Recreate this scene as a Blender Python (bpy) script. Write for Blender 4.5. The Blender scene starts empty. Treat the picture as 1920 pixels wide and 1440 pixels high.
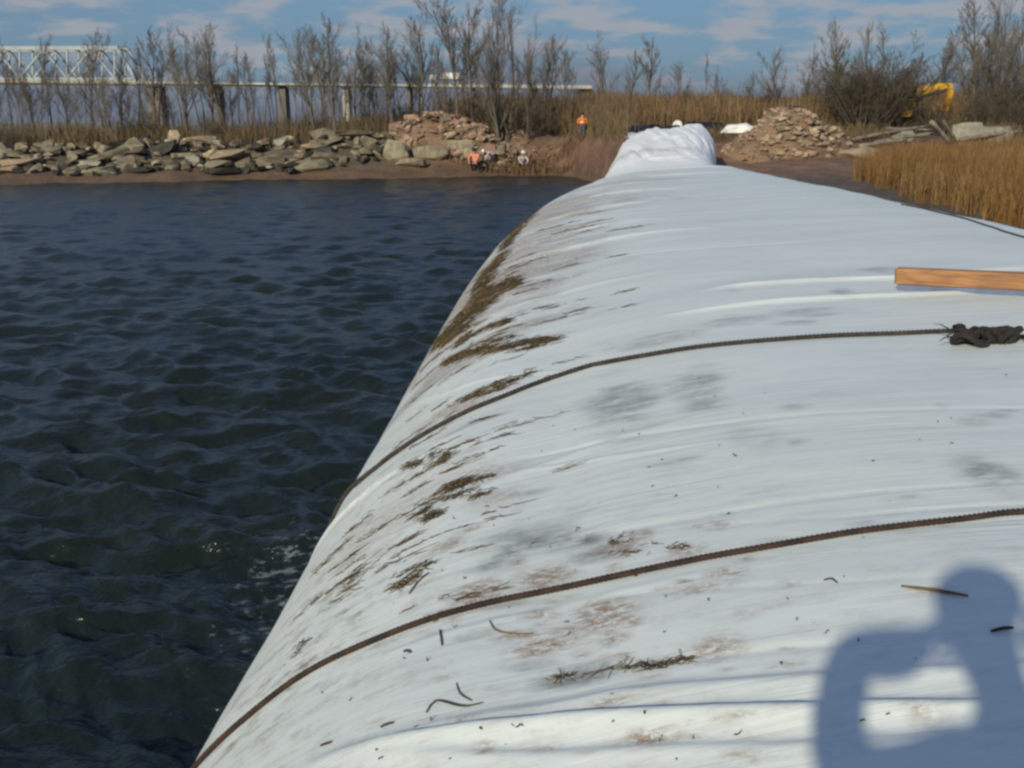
import bpy, bmesh, math, random
import numpy as np
from mathutils import Vector, Matrix
from mathutils.bvhtree import BVHTree

random.seed(11)
RNG = np.random.default_rng(11)
SC = bpy.context.scene
COL = SC.collection
R = math.radians

# ------------------------------------------------------------------ camera
CAM_Z = 3.06                      # height above the water (z = 0)
FPX = 1867.0                      # focal length in pixels of the 1920 px photograph
PITCH = math.atan(480 / FPX)
YAW = R(2.38)
cam_d = bpy.data.cameras.new('camera')
cam_d.sensor_width = 36.0
cam_d.lens = 36.0 * FPX / 1920
cam_d.clip_start = 0.05
cam_d.clip_end = 20000
cam = bpy.data.objects.new('camera', cam_d)
COL.objects.link(cam)
cam.location = (0, 0, CAM_Z)
cam.rotation_euler = (math.pi / 2 - PITCH, 0, YAW)
SC.camera = cam

# ------------------------------------------------------------------ sky and sun
SUN_DIR = Vector((0.376, 0.830, -0.411)).normalized()      # the way the light travels
SUN_EL = math.asin(-SUN_DIR.z)
SUN_AZ = math.atan2(-SUN_DIR.x, -SUN_DIR.y)
world = bpy.data.worlds.new('World')
SC.world = world
world.use_nodes = True
wt = world.node_tree
for n in list(wt.nodes):
    wt.nodes.remove(n)


def wn(t, **kw):
    n = wt.nodes.new(t)
    for k, v in kw.items():
        setattr(n, k, v)
    return n


w_out = wn('ShaderNodeOutputWorld')
sky = wn('ShaderNodeTexSky', sky_type='NISHITA')
sky.sun_disc = False
sky.sun_elevation = SUN_EL
sky.sun_rotation = SUN_AZ
sky.altitude = 10
sky.air_density = 1.0
sky.dust_density = 0.0
sky.ozone_density = 1.6
w_tc = wn('ShaderNodeTexCoord')
w_sep = wn('ShaderNodeSeparateXYZ')
wt.links.new(w_tc.outputs['Generated'], w_sep.inputs[0])
w_zb = wn('ShaderNodeMath', operation='MAXIMUM'); w_zb.inputs[1].default_value = 0.0
wt.links.new(w_sep.outputs['Z'], w_zb.inputs[0])
w_za = wn('ShaderNodeMath', operation='ADD'); w_za.inputs[1].default_value = 0.19
wt.links.new(w_zb.outputs[0], w_za.inputs[0])
w_dx = wn('ShaderNodeMath', operation='DIVIDE'); w_dy = wn('ShaderNodeMath', operation='DIVIDE')
for d, s in ((w_dx, 'X'), (w_dy, 'Y')):
    wt.links.new(w_sep.outputs[s], d.inputs[0]); wt.links.new(w_za.outputs[0], d.inputs[1])
w_cmb = wn('ShaderNodeCombineXYZ')
wt.links.new(w_dx.outputs[0], w_cmb.inputs['X']); wt.links.new(w_dy.outputs[0], w_cmb.inputs['Y'])
w_map = wn('ShaderNodeMapping')
w_map.inputs['Location'].default_value = (3.4, 1.15, 0.0)
w_map.inputs['Scale'].default_value = (1.0, 1.1, 1.0)
wt.links.new(w_cmb.outputs[0], w_map.inputs['Vector'])
w_no = wn('ShaderNodeTexNoise'); w_no.inputs['Scale'].default_value = 3.3
w_no.inputs['Detail'].default_value = 7; w_no.inputs['Roughness'].default_value = 0.56
wt.links.new(w_map.outputs[0], w_no.inputs['Vector'])
w_cr = wn('ShaderNodeMapRange'); w_cr.interpolation_type = 'SMOOTHSTEP'
w_cr.inputs['From Min'].default_value = 0.44; w_cr.inputs['From Max'].default_value = 0.61
w_cr.inputs['To Max'].default_value = 0.80
wt.links.new(w_no.outputs['Fac'], w_cr.inputs['Value'])
w_b1 = wn('ShaderNodeBackground'); w_b1.inputs['Strength'].default_value = 0.092
w_tint = wn('ShaderNodeMix', data_type='RGBA', blend_type='MULTIPLY')
w_tint.inputs[0].default_value = 1.0
w_tint.inputs[7].default_value = (0.62, 0.92, 1.25, 1)          # the camera's cool white balance
wt.links.new(sky.outputs[0], w_tint.inputs[6])
wt.links.new(w_tint.outputs[2], w_b1.inputs['Color'])
w_b2 = wn('ShaderNodeBackground'); w_b2.inputs['Color'].default_value = (0.45, 0.465, 0.51, 1)
w_b2.inputs['Strength'].default_value = 0.80
w_mix = wn('ShaderNodeMixShader')
wt.links.new(w_cr.outputs[0], w_mix.inputs[0])
# thin veil of grey-blue vapour thickening toward the horizon
w_vr = wn('ShaderNodeMapRange'); w_vr.interpolation_type = 'SMOOTHSTEP'
w_vr.inputs['From Min'].default_value = 0.34; w_vr.inputs['From Max'].default_value = 0.06; w_vr.inputs['To Max'].default_value = 0.88
wt.links.new(w_sep.outputs['Z'], w_vr.inputs['Value'])
w_bv = wn('ShaderNodeBackground'); w_bv.inputs['Color'].default_value = (0.148, 0.226, 0.310, 1)
w_mxv = wn('ShaderNodeMixShader')
wt.links.new(w_vr.outputs[0], w_mxv.inputs[0]); wt.links.new(w_b1.outputs[0], w_mxv.inputs[1]); wt.links.new(w_bv.outputs[0], w_mxv.inputs[2])
wt.links.new(w_mxv.outputs[0], w_mix.inputs[1]); wt.links.new(w_b2.outputs[0], w_mix.inputs[2])
# a low grey-blue cloud bank all round the horizon, ragged along its top
w_bn = wn('ShaderNodeTexNoise'); w_bn.inputs['Scale'].default_value = 5.0; w_bn.inputs['Detail'].default_value = 5
wt.links.new(w_tc.outputs['Generated'], w_bn.inputs['Vector'])
w_bh = wn('ShaderNodeMath', operation='MULTIPLY_ADD'); w_bh.inputs[1].default_value = -0.10; w_bh.inputs[2].default_value = 0.05
wt.links.new(w_bn.outputs['Fac'], w_bh.inputs[0])
w_bz = wn('ShaderNodeMath', operation='ADD')
wt.links.new(w_sep.outputs['Z'], w_bz.inputs[0]); wt.links.new(w_bh.outputs[0], w_bz.inputs[1])
w_br = wn('ShaderNodeMapRange'); w_br.interpolation_type = 'SMOOTHSTEP'
w_br.inputs['From Min'].default_value = 0.075; w_br.inputs['From Max'].default_value = 0.02; w_br.inputs['To Max'].default_value = 0.85
wt.links.new(w_bz.outputs[0], w_br.inputs['Value'])
w_b3 = wn('ShaderNodeBackground'); w_b3.inputs['Color'].default_value = (0.140, 0.160, 0.215, 1)
w_mx2 = wn('ShaderNodeMixShader')
wt.links.new(w_br.outputs[0], w_mx2.inputs[0]); wt.links.new(w_mix.outputs[0], w_mx2.inputs[1]); wt.links.new(w_b3.outputs[0], w_mx2.inputs[2])
wt.links.new(w_mx2.outputs[0], w_out.inputs['Surface'])

sun_d = bpy.data.lights.new('sun', 'SUN')
sun_d.energy = 3.9
sun_d.angle = R(0.9)
sun_d.color = (1.0, 0.92, 0.70)
sun = bpy.data.objects.new('sun', sun_d)
COL.objects.link(sun)
sun.rotation_euler = SUN_DIR.to_track_quat('-Z', 'Y').to_euler()
sun.location = (-20, -40, 30)

SC.view_settings.view_transform = 'Standard'
SC.view_settings.look = 'None'
SC.view_settings.exposure = 0.0
SC.view_settings.gamma = 1.0
SC.render.engine = 'CYCLES'
SC.cycles.use_denoising = True
SC.cycles.max_bounces = 5
SC.cycles.filter_width = 2.7

# ------------------------------------------------------------------ helpers


def ray(px, py):
    r, u, w = px - 960.0, 720.0 - py, FPX
    Y = w * math.cos(PITCH) + u * math.sin(PITCH)
    Z = u * math.cos(PITCH) - w * math.sin(PITCH)
    return Vector((r * math.cos(YAW) - Y * math.sin(YAW), r * math.sin(YAW) + Y * math.cos(YAW), Z))


def at(px, py, Y):
    """the point at distance Y along the dam's axis that shows at that pixel"""
    d = ray(px, py)
    return Vector((0, 0, CAM_Z)) + d * (Y / d.y)


def px_per_m(Y):
    return FPX / math.cos(PITCH) / Y


def hash2(ix, iy, seed):
    h = (ix.astype(np.int64) * 374761393 + iy.astype(np.int64) * 668265263 + seed * 974634779) & 0x7fffffff
    h = ((h ^ (h >> 13)) * 1274126177) & 0x7fffffff
    return ((h ^ (h >> 16)) & 0xffff) / 65535.0


def vnoise(x, y, seed=0):
    x = np.asarray(x, float); y = np.asarray(y, float)
    ix = np.floor(x); iy = np.floor(y)
    fx = x - ix; fy = y - iy
    fx = fx * fx * (3 - 2 * fx); fy = fy * fy * (3 - 2 * fy)
    a = hash2(ix, iy, seed); b = hash2(ix + 1, iy, seed)
    c = hash2(ix, iy + 1, seed); d = hash2(ix + 1, iy + 1, seed)
    return (a * (1 - fx) + b * fx) * (1 - fy) + (c * (1 - fx) + d * fx) * fy - 0.5


def fbm(x, y, seed=0, octv=4, rough=0.5):
    s = 0; a = 1.0
    for k in range(octv):
        s = s + a * vnoise(x * 2 ** k, y * 2 ** k, seed + k * 17)
        a *= rough
    return s


def sstep(a, b, x):
    t = np.clip((x - a) / (b - a), 0, 1)
    return t * t * (3 - 2 * t)


def mesh_np(name, verts, faces, smooth=True):
    """verts (n,3), faces (m,k) with one k"""
    verts = np.asarray(verts, np.float32); faces = np.asarray(faces, np.int32)
    me = bpy.data.meshes.new(name)
    m, k = faces.shape
    me.vertices.add(len(verts)); me.vertices.foreach_set('co', verts.ravel())
    me.loops.add(m * k); me.loops.foreach_set('vertex_index', faces.ravel())
    me.polygons.add(m)
    me.polygons.foreach_set('loop_start', np.arange(0, m * k, k, dtype=np.int32))
    me.polygons.foreach_set('loop_total', np.full(m, k, np.int32))
    if smooth:
        me.polygons.foreach_set('use_smooth', np.ones(m, bool))
    me.update(); me.validate()
    return me


def grid_faces(nr, nc):
    i = np.arange(nr - 1)[:, None] * nc + np.arange(nc - 1)[None, :]
    return np.stack([i, i + 1, i + nc + 1, i + nc], -1).reshape(-1, 4)


def link(name, me, mat=None, parent=None):
    o = bpy.data.objects.new(name, me)
    COL.objects.link(o)
    if mat is not None and me is not None and len(me.materials) == 0:
        me.materials.append(mat)
    if parent is not None:
        o.parent = parent
    return o


def empty(name, loc=(0, 0, 0), rz=0.0):
    o = bpy.data.objects.new(name, None)
    o.empty_display_size = 0.2
    COL.objects.link(o)
    o.location = loc
    o.rotation_euler = (0, 0, rz)
    return o


def tag(o, label=None, cat=None, group=None, kind=None):
    if label: o['label'] = label
    if cat: o['category'] = cat
    if group: o['group'] = group
    if kind: o['kind'] = kind
    return o


class MB:
    """collects shapes into one mesh"""
    def __init__(self):
        self.v = []; self.f = []

    def box(self, c, s, rot=None, taper=1.0):
        b = len(self.v)
        hx, hy, hz = s[0] / 2, s[1] / 2, s[2] / 2
        for sz in (-1, 1):
            k = taper if sz > 0 else 1.0
            for sx, sy in ((-1, -1), (1, -1), (1, 1), (-1, 1)):
                p = Vector((sx * hx * k, sy * hy * k, sz * hz))
                if rot is not None: p = rot @ p
                self.v.append(tuple(p + Vector(c)))
        for q in ((0, 3, 2, 1), (4, 5, 6, 7), (0, 1, 5, 4), (1, 2, 6, 5), (2, 3, 7, 6), (3, 0, 4, 7)):
            self.f.append(tuple(b + i for i in q))
        return self

    def bar(self, p, q, w, h=None):
        p = Vector(p); q = Vector(q); d = q - p
        rot = d.to_track_quat('Y', 'Z').to_matrix()
        return self.box((p + q) / 2, (w, d.length, h or w), rot)

    def tube(self, pts, rad, n=5, cap=True):
        pts = [Vector(p) for p in pts]
        b = len(self.v)
        up = None
        for i, p in enumerate(pts):
            a = pts[max(i - 1, 0)]; c = pts[min(i + 1, len(pts) - 1)]
            d = (c - a)
            if d.length < 1e-9: d = Vector((0, 0, 1))
            d.normalize()
            if up is None:
                up = d.orthogonal().normalized()
            up = (up - d * up.dot(d))
            up = up.normalized() if up.length > 1e-6 else d.orthogonal().normalized()
            s = d.cross(up)
            r = rad[i] if hasattr(rad, '__len__') else rad
            for k in range(n):
                t = 2 * math.pi * k / n
                self.v.append(tuple(p + (up * math.cos(t) + s * math.sin(t)) * r))
        for i in range(len(pts) - 1):
            for k in range(n):
                k2 = (k + 1) % n
                self.f.append((b + i * n + k, b + i * n + k2, b + (i + 1) * n + k2, b + (i + 1) * n + k))
        if cap:
            self.f.append(tuple(b + k for k in reversed(range(n))))
            e = b + (len(pts) - 1) * n
            self.f.append(tuple(e + k for k in range(n)))
        return self

    def mesh(self, name, smooth=False):
        me = bpy.data.meshes.new(name)
        me.from_pydata(self.v, [], self.f)
        if smooth:
            me.polygons.foreach_set('use_smooth', np.ones(len(me.polygons), bool))
        me.update()
        return me

    def build(self, name, mat, parent=None, smooth=False):
        return link(name, self.mesh(name, smooth), mat, parent)


# ------------------------------------------------------------------ materials
class NT:
    def __init__(self, name):
        self.m = bpy.data.materials.new(name)
        self.m.use_nodes = True
        self.t = self.m.node_tree
        self.p = self.t.nodes['Principled BSDF']

    def n(self, t, **kw):
        nd = self.t.nodes.new(t)
        for k, v in kw.items():
            if k[0] == '_': nd.inputs[k[1:]].default_value = v
            else: setattr(nd, k, v)
        return nd

    def l(self, a, b):
        self.t.links.new(a, b)

    def mixc(self, fac, a, b, blend='MIX'):
        nd = self.n('ShaderNodeMix', data_type='RGBA', blend_type=blend)
        for val, idx in ((fac, 0), (a, 6), (b, 7)):
            if isinstance(val, (int, float)): nd.inputs[idx].default_value = val
            elif isinstance(val, tuple): nd.inputs[idx].default_value = (*val, 1) if len(val) == 3 else val
            else: self.l(val, nd.inputs[idx])
        return nd.outputs[2]

    def math(self, op, a, b=0.0, clamp=False):
        nd = self.n('ShaderNodeMath', operation=op); nd.use_clamp = clamp
        for val, i in ((a, 0), (b, 1)):
            if isinstance(val, (int, float)): nd.inputs[i].default_value = val
            else: self.l(val, nd.inputs[i])
        return nd.outputs[0]

    def rng(self, v, a, b, c=0.0, d=1.0):
        nd = self.n('ShaderNodeMapRange', interpolation_type='SMOOTHSTEP')
        self.l(v, nd.inputs['Value'])
        for k, x in (('From Min', a), ('From Max', b), ('To Min', c), ('To Max', d)):
            nd.inputs[k].default_value = x
        return nd.outputs[0]

    def noise(self, vec, scale, detail=4.0, rough=0.55, stretch=None):
        if stretch is not None:
            mp = self.n('ShaderNodeMapping'); mp.inputs['Scale'].default_value = stretch
            self.l(vec, mp.inputs['Vector']); vec = mp.outputs[0]
        nd = self.n('ShaderNodeTexNoise')
        nd.inputs['Scale'].default_value = scale; nd.inputs['Detail'].default_value = detail
        nd.inputs['Roughness'].default_value = rough
        self.l(vec, nd.inputs['Vector'])
        return nd.outputs['Fac']

    def bump(self, h, strength, dist):
        nd = self.n('ShaderNodeBump'); nd.inputs['Strength'].default_value = strength
        nd.inputs['Distance'].default_value = dist
        self.l(h, nd.inputs['Height']); self.l(nd.outputs[0], self.p.inputs['Normal'])

    def coord(self, which='Object'):
        return self.n('ShaderNodeTexCoord').outputs[which]


def simple(name, col, col2=None, scale=3.0, rough=0.85, bump=0.0, metal=0.0, which='Object', stretch=None, rand=0.0, spec=0.3):
    k = NT(name)
    col2 = col2 or tuple(c * 0.7 for c in col)
    v = k.coord(which)
    f = k.noise(v, scale, 5, 0.6, stretch)
    c = k.mixc(k.rng(f, 0.35, 0.65), col, col2)
    if rand:
        oi = k.n('ShaderNodeObjectInfo')
        hs = k.n('ShaderNodeHueSaturation')
        k.l(k.math('ADD', k.math('MULTIPLY', oi.outputs['Random'], rand), 1 - rand / 2), hs.inputs['Value'])
        k.l(k.math('ADD', k.math('MULTIPLY', oi.outputs['Random'], 0.03), 0.485), hs.inputs['Hue'])
        k.l(c, hs.inputs['Color']); c = hs.outputs[0]
    k.l(c, k.p.inputs['Base Color'])
    k.p.inputs['Roughness'].default_value = rough
    k.p.inputs['Metallic'].default_value = metal
    k.p.inputs['Specular IOR Level'].default_value = spec
    if bump:
        k.bump(k.noise(v, scale * 4, 5, 0.6, stretch), 0.6, bump)
    return k.m


M = {}
M['bark'] = simple('bark', (0.150, 0.125, 0.100), (0.085, 0.072, 0.060), 4, 0.95, 0.01, stretch=(1, 1, .25), rand=.3)
M['twig'] = simple('twig', (0.200, 0.168, 0.135), (0.145, 0.120, 0.098), 1.5, 0.95, rand=.3)
M['shrub_twig'] = simple('shrub_twig', (0.125, 0.105, 0.075), (0.085, 0.070, 0.052), 1.5, 0.95, rand=.25)
M['stone_grey'] = simple('stone_grey', (0.245, 0.205, 0.142), (0.13, 0.108, 0.077), 2.6, 0.95, 0.05, rand=.5)
M['stone_wet'] = simple('stone_wet', (0.045, 0.042, 0.034), (0.025, 0.024, 0.02), 2.6, 0.6, 0.05, rand=.4)
M['stone_tan'] = simple('stone_tan', (0.42, 0.32, 0.22), (0.27, 0.20, 0.14), 1.8, 0.95, 0.02, rand=.4)
M['stone_pink'] = simple('stone_pink', (0.40, 0.26, 0.19), (0.26, 0.16, 0.12), 1.8, 0.95, 0.02, rand=.4)
M['concrete'] = simple('concrete', (0.32, 0.295, 0.235), (0.22, 0.205, 0.165), 2.5, 0.9, 0.006, rand=.2)
M['slab'] = simple('slab', (0.29, 0.245, 0.17), (0.17, 0.145, 0.10), 2.2, 0.95, 0.03, rand=.2)
M['wood_grey'] = simple('wood_grey', (0.24, 0.21, 0.17), (0.13, 0.11, 0.09), 2.5, 0.9, 0.005, rand=.4)
M['steel_pale'] = simple('steel_pale', (0.39, 0.42, 0.43), (0.31, 0.34, 0.36), 0.08, 0.6)
M['girder'] = simple('girder', (0.44, 0.42, 0.34), (0.33, 0.31, 0.26), 0.05, 0.7)
M['parapet'] = simple('parapet', (0.50, 0.48, 0.42), (0.40, 0.38, 0.34), 0.05, 0.8)
M['pier'] = simple('pier', (0.17, 0.15, 0.13), (0.125, 0.11, 0.10), 0.12, 0.9)
M['white_paint'] = simple('white_paint', (0.75, 0.75, 0.74), (0.66, 0.66, 0.66), 0.5, 0.4)
M['black_sheet'] = simple('black_sheet', (0.012, 0.013, 0.018), (0.02, 0.02, 0.028), 2, 0.45, 0.01)
M['white_sheet'] = simple('white_sheet', (0.78, 0.78, 0.76), (0.66, 0.66, 0.64), 1.2, 0.6, 0.02)
M['yellow'] = simple('yellow', (0.62, 0.34, 0.03), (0.50, 0.25, 0.02), 1.2, 0.5)
M['dark_steel'] = simple('dark_steel', (0.035, 0.033, 0.032), (0.06, 0.055, 0.05), 3, 0.6)
M['glass_dark'] = simple('glass_dark', (0.02, 0.025, 0.03), (0.015, 0.02, 0.02), 1, 0.1)
M['skin'] = simple('skin', (0.52, 0.31, 0.22), (0.45, 0.26, 0.18), 6, 0.6)
M['vest_orange'] = simple('vest_orange', (0.85, 0.20, 0.03), (0.72, 0.15, 0.02), 6, 0.7)
M['vest_pink'] = simple('vest_pink', (0.88, 0.28, 0.17), (0.78, 0.22, 0.13), 6, 0.7)
M['reflective'] = simple('reflective', (0.75, 0.62, 0.42), (0.66, 0.55, 0.36), 6, 0.5)
M['cloth_dark'] = simple('cloth_dark', (0.035, 0.04, 0.05), (0.02, 0.025, 0.03), 8, 0.95)
M['cloth_blue'] = simple('cloth_blue', (0.09, 0.11, 0.15), (0.06, 0.075, 0.11), 8, 0.95)
M['cloth_olive'] = simple('cloth_olive', (0.09, 0.10, 0.075), (0.06, 0.07, 0.05), 8, 0.95)
M['cloth_pale'] = simple('cloth_pale', (0.50, 0.48, 0.48), (0.40, 0.38, 0.39), 8, 0.95)
M['hat_white'] = simple('hat_white', (0.75, 0.73, 0.70), (0.68, 0.66, 0.64), 8, 0.35)
M['hair'] = simple('hair', (0.03, 0.022, 0.015), (0.02, 0.015, 0.01), 20, 0.8)
M['rope'] = simple('rope', (0.060, 0.050, 0.044), (0.030, 0.025, 0.024), 30, 0.95)
M['rope_brown'] = simple('rope_brown', (0.060, 0.034, 0.024), (0.026, 0.020, 0.019), 14, 0.95)
M['rope_black'] = simple('rope_black', (0.020, 0.019, 0.020), (0.035, 0.028, 0.026), 25, 0.95)
M['straw_brown'] = simple('straw_brown', (0.098, 0.068, 0.034), (0.048, 0.034, 0.019), 9, 0.95)
M['straw_tan'] = simple('straw_tan', (0.22, 0.15, 0.072), (0.13, 0.09, 0.045), 9, 0.95)
M['straw_dark'] = simple('straw_dark', (0.065, 0.052, 0.038), (0.036, 0.031, 0.025), 9, 0.95)
M['shade_blue'] = simple('shade_blue', (0.15, 0.18, 0.27), (0.11, 0.13, 0.20), 5, 0.7)  # blue-grey that puts the shade below the timber into colour


def wood_mat():
    k = NT('timber_wood')
    v = k.coord('Object')
    g = k.noise(v, 3.0, 6, 0.6, (1.2, 18, 18))
    g2 = k.noise(v, 1.3, 3, 0.5)
    c = k.mixc(k.rng(g, .3, .7), (0.44, 0.215, 0.085), (0.20, 0.095, 0.045))
    c = k.mixc(k.rng(g2, .45, .7, 0, .55), c, (0.17, 0.09, 0.05))
    k.l(c, k.p.inputs['Base Color']); k.p.inputs['Roughness'].default_value = .8
    k.bump(g, .5, .003)
    return k.m


M['timber'] = wood_mat()
M['timber_end'] = simple('timber_end', (0.13, 0.075, 0.045), (0.07, 0.045, 0.03), 20, 0.95)


def grass_mat(name, a, b, c3):
    k = NT(name)
    at_ = k.n('ShaderNodeAttribute', attribute_name='shade')
    c = k.mixc(k.rng(at_.outputs['Fac'], 0, .6), a, b)
    c = k.mixc(k.rng(at_.outputs['Fac'], .6, 1.0), c, c3)
    k.l(c, k.p.inputs['Base Color']); k.p.inputs['Roughness'].default_value = .9
    k.p.inputs['Specular IOR Level'].default_value = .15
    return k.m


M['reed'] = grass_mat('reed', (0.245, 0.132, 0.044), (0.175, 0.098, 0.040), (0.27, 0.18, 0.085))
M['marsh'] = grass_mat('marsh', (0.205, 0.130, 0.068), (0.140, 0.090, 0.052), (0.245, 0.170, 0.090))
M['brush'] = grass_mat('brush', (0.13, 0.105, 0.060), (0.17, 0.115, 0.060), (0.10, 0.088, 0.055))
M['thicket'] = grass_mat('thicket', (0.12, 0.098, 0.068), (0.15, 0.110, 0.072), (0.095, 0.085, 0.065))
M['brush_red'] = grass_mat('brush_red', (0.20, 0.115, 0.065), (0.15, 0.098, 0.060), (0.25, 0.150, 0.080))


def ground_mat():
    k = NT('ground')
    at_ = k.n('ShaderNodeAttribute', attribute_name='soil')
    v = k.coord('Object')
    f = k.noise(v, 0.9, 8, 0.62)
    f2 = k.noise(v, 7.0, 5, 0.6)
    c = k.mixc(k.rng(f, .35, .65, 0, .55), at_.outputs['Color'], (0.05, 0.04, 0.032))
    hs = k.n('ShaderNodeHueSaturation'); k.l(c, hs.inputs['Color'])
    k.l(k.rng(f2, .3, .7, .7, 1.35), hs.inputs['Value'])
    k.l(hs.outputs[0], k.p.inputs['Base Color'])
    k.p.inputs['Roughness'].default_value = .85
    k.bump(k.noise(v, 3.0, 7, .65), .8, .08)
    return k.m


M['ground'] = ground_mat()


def water_mat():
    k = NT('water')
    v = k.coord('Object')
    foam = k.n('ShaderNodeAttribute', attribute_name='foam')
    big = k.noise(v, .35, 3, .5)
    c = k.mixc(k.rng(big, .3, .7), (0.0065, 0.0125, 0.0125), (0.009, 0.014, 0.010))
    h1 = k.noise(v, 2.3, 4, .55, (.85, 1.3, 1))
    h2 = k.noise(v, 9.0, 4, .6, (1.0, 1.4, 1))
    k.bump(k.math('ADD', h1, k.math('MULTIPLY', h2, .18)), 1.0, .095)
    f1 = k.noise(v, 8.0, 8, .75, (.8, 1.9, 1))
    thr = k.math('SUBTRACT', f1, k.math('SUBTRACT', .74, k.math('MULTIPLY', foam.outputs['Fac'], .15)))
    fm = k.math('MULTIPLY', k.rng(thr, 0.0, .07), k.math('MINIMUM', foam.outputs['Fac'], 1.0), True)
    c = k.mixc(k.math('MULTIPLY', fm, .26), c, (0.38, 0.47, 0.55))
    k.l(c, k.p.inputs['Base Color'])
    k.l(k.math('ADD', .20, k.math('MULTIPLY', fm, .5)), k.p.inputs['Roughness'])
    k.p.inputs['IOR'].default_value = 1.33
    return k.m


M['water'] = water_mat()


def dam_mat():
    k = NT('dam_fabric')
    uv = k.n('ShaderNodeUVMap', uv_map='UVMap').outputs[0]      # u: metres round the tube, v: metres along it
    A = {n: k.n('ShaderNodeAttribute', attribute_name=n).outputs['Fac'] for n in ('mud', 'soot', 'grime', 'sunlit')}
    base = k.mixc(k.rng(k.noise(uv, 1.1, 4, .55, (.5, 1.4, 1)), .35, .65), (0.705, 0.745, 0.725), (0.65, 0.695, 0.68))
    base = k.mixc(A['sunlit'], base, (0.86, 0.87, 0.87))  # far end lightened in the colour, as the sun on its slope would
    # dirt drawn out round the tube; thin lines paint crease dirt and wrinkle shade
    st = k.noise(uv, 3.0, 7, .66, (.55, 7.0, 1))
    base = k.mixc(k.math('MULTIPLY', k.rng(st, .48, .74), .24), base, (0.42, 0.42, 0.40))
    st2 = k.noise(uv, 2.0, 5, .62, (.20, 30.0, 1))
    base = k.mixc(k.math('MULTIPLY', k.math('MULTIPLY', k.rng(st2, .585, .66), k.rng(k.noise(uv, .8, 3, .5), .4, .62)), .50), base, (0.30, 0.31, 0.31))
    gr = k.math('MULTIPLY', k.rng(k.noise(uv, 6.0, 9, .78, (.9, 1.7, 1)), .46, .70), A['grime'])
    base = k.mixc(k.math('MULTIPLY', gr, .72, True), base, (0.27, 0.24, 0.18))
    sn = k.noise(uv, 5.0, 10, .74, (.8, 1.6, 1))
    so = k.math('MULTIPLY', A['soot'], k.rng(sn, .32, .62))
    base = k.mixc(k.math('MULTIPLY', so, .92, True), base, (0.10, 0.105, 0.105))
    mn = k.noise(uv, 26.0, 9, .85, (.8, 1.4, 1))
    mu = k.math('MULTIPLY', A['mud'], k.rng(mn, .42, .56))
    base = k.mixc(k.math('MULTIPLY', mu, .95, True), base, (0.25, 0.135, 0.060))
    # specks
    sp = k.n('ShaderNodeTexVoronoi'); sp.inputs['Scale'].default_value = 5.0
    k.l(uv, sp.inputs['Vector'])
    spm = k.math('MULTIPLY', k.rng(sp.outputs['Distance'], .045, .025), k.math('ADD', A['grime'], .12))
    base = k.mixc(k.math('MULTIPLY', spm, .75, True), base, (0.10, 0.085, 0.065))
    k.l(base, k.p.inputs['Base Color'])
    k.p.inputs['Roughness'].default_value = .46
    k.p.inputs['Specular IOR Level'].default_value = .35
    wv = k.noise(uv, 1.0, 4, .55, (.8, 22.0, 1))
    wv2 = k.noise(uv, 1.0, 3, .5, (1.6, 62.0, 1))
    patch = k.rng(k.noise(uv, .9, 3, .55), .36, .66)
    patch2 = k.rng(k.noise(uv, 2.1, 3, .55, (.6, 1.5, 1)), .45, .68)
    weave = k.noise(uv, 70.0, 2, .5)
    hh = k.math('ADD', k.math('MULTIPLY', wv, patch), k.math('MULTIPLY', k.math('MULTIPLY', wv2, patch2), .55))
    hh = k.math('ADD', hh, k.math('MULTIPLY', k.noise(uv, 9.0, 4, .55, (1, 1.8, 1)), .20))
    k.bump(k.math('ADD', hh, k.math('MULTIPLY', weave, .06)), .45, .012)
    return k.m


M['dam'] = dam_mat()

# ------------------------------------------------------------------ terrain
SX = [-900, -300, -120, -60, -31, -11, 0, 1.2, 2.6, 4, 6, 9, 14, 40]
SY = [-60, 20, 42, 50, 56, 63, 67.5, 66, 57, 45, 40, 38, 37, 37]


def ground_z(x, y):
    x = np.asarray(x, float); y = np.asarray(y, float)
    ys = np.interp(x, SX, SY) + fbm(x * .25, y * 0, 5, 3) * 1.2 * sstep(2, -2, x)
    d = y - ys
    left = np.interp(d, [-60, -8, 0, 1.6, 2.6, 5.0, 8, 15, 24, 34, 60], [-4, -1.3, 0, .45, .62, 1.75, 2.05, 2.15, .8, -1.2, -4])
    mid = np.interp(d, [-60, -8, 0, 1.5, 3, 5, 8, 22, 40, 120, 400], [-4, -1.3, 0, .45, 1.3, 2.15, 2.5, 2.9, 3.9, 4.2, 3.5])
    right = np.interp(y, [-60, 10, 20, 35, 50, 60, 66, 72, 95, 160, 400], [-1.0, -1.0, -.85, -.15, .6, 1.2, 2.0, 2.5, 3.9, 4.2, 3.5])
    wl = sstep(-8, -22, x)
    wr = sstep(3.0, 9.0, x)
    z = left * wl + mid * (1 - wl)
    z = z * (1 - wr) + right * wr
    # the bank that carries the far end of the dam
    z = z + fbm(x * .35, y * .35, 9, 4) * .28 * sstep(.0, 1.0, z + .6) + fbm(x * .06, y * .06, 31, 3) * .5 * sstep(1.2, 2.5, z)
    return z


def axis_pts(segs):
    out = []
    for a, b, s in segs:
        out += list(np.arange(a, b, s))
    out.append(segs[-1][1])
    return np.array(out)


gx = axis_pts([(-4000, -400, 400), (-400, -60, 10), (-60, -34, 1.0), (-34, 32, .3), (32, 60, 1.0), (60, 400, 10), (400, 4000, 400)])
gy = axis_pts([(-300, 0, 30), (0, 30, 1.2), (30, 90, .32), (90, 130, 1.5), (130, 400, 20), (400, 4000, 400)])
GX, GY = np.meshgrid(gx, gy)
GZ = ground_z(GX, GY)
gm = mesh_np('ground', np.stack([GX, GY, GZ], -1).reshape(-1, 3), grid_faces(len(gy), len(gx)))
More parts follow.
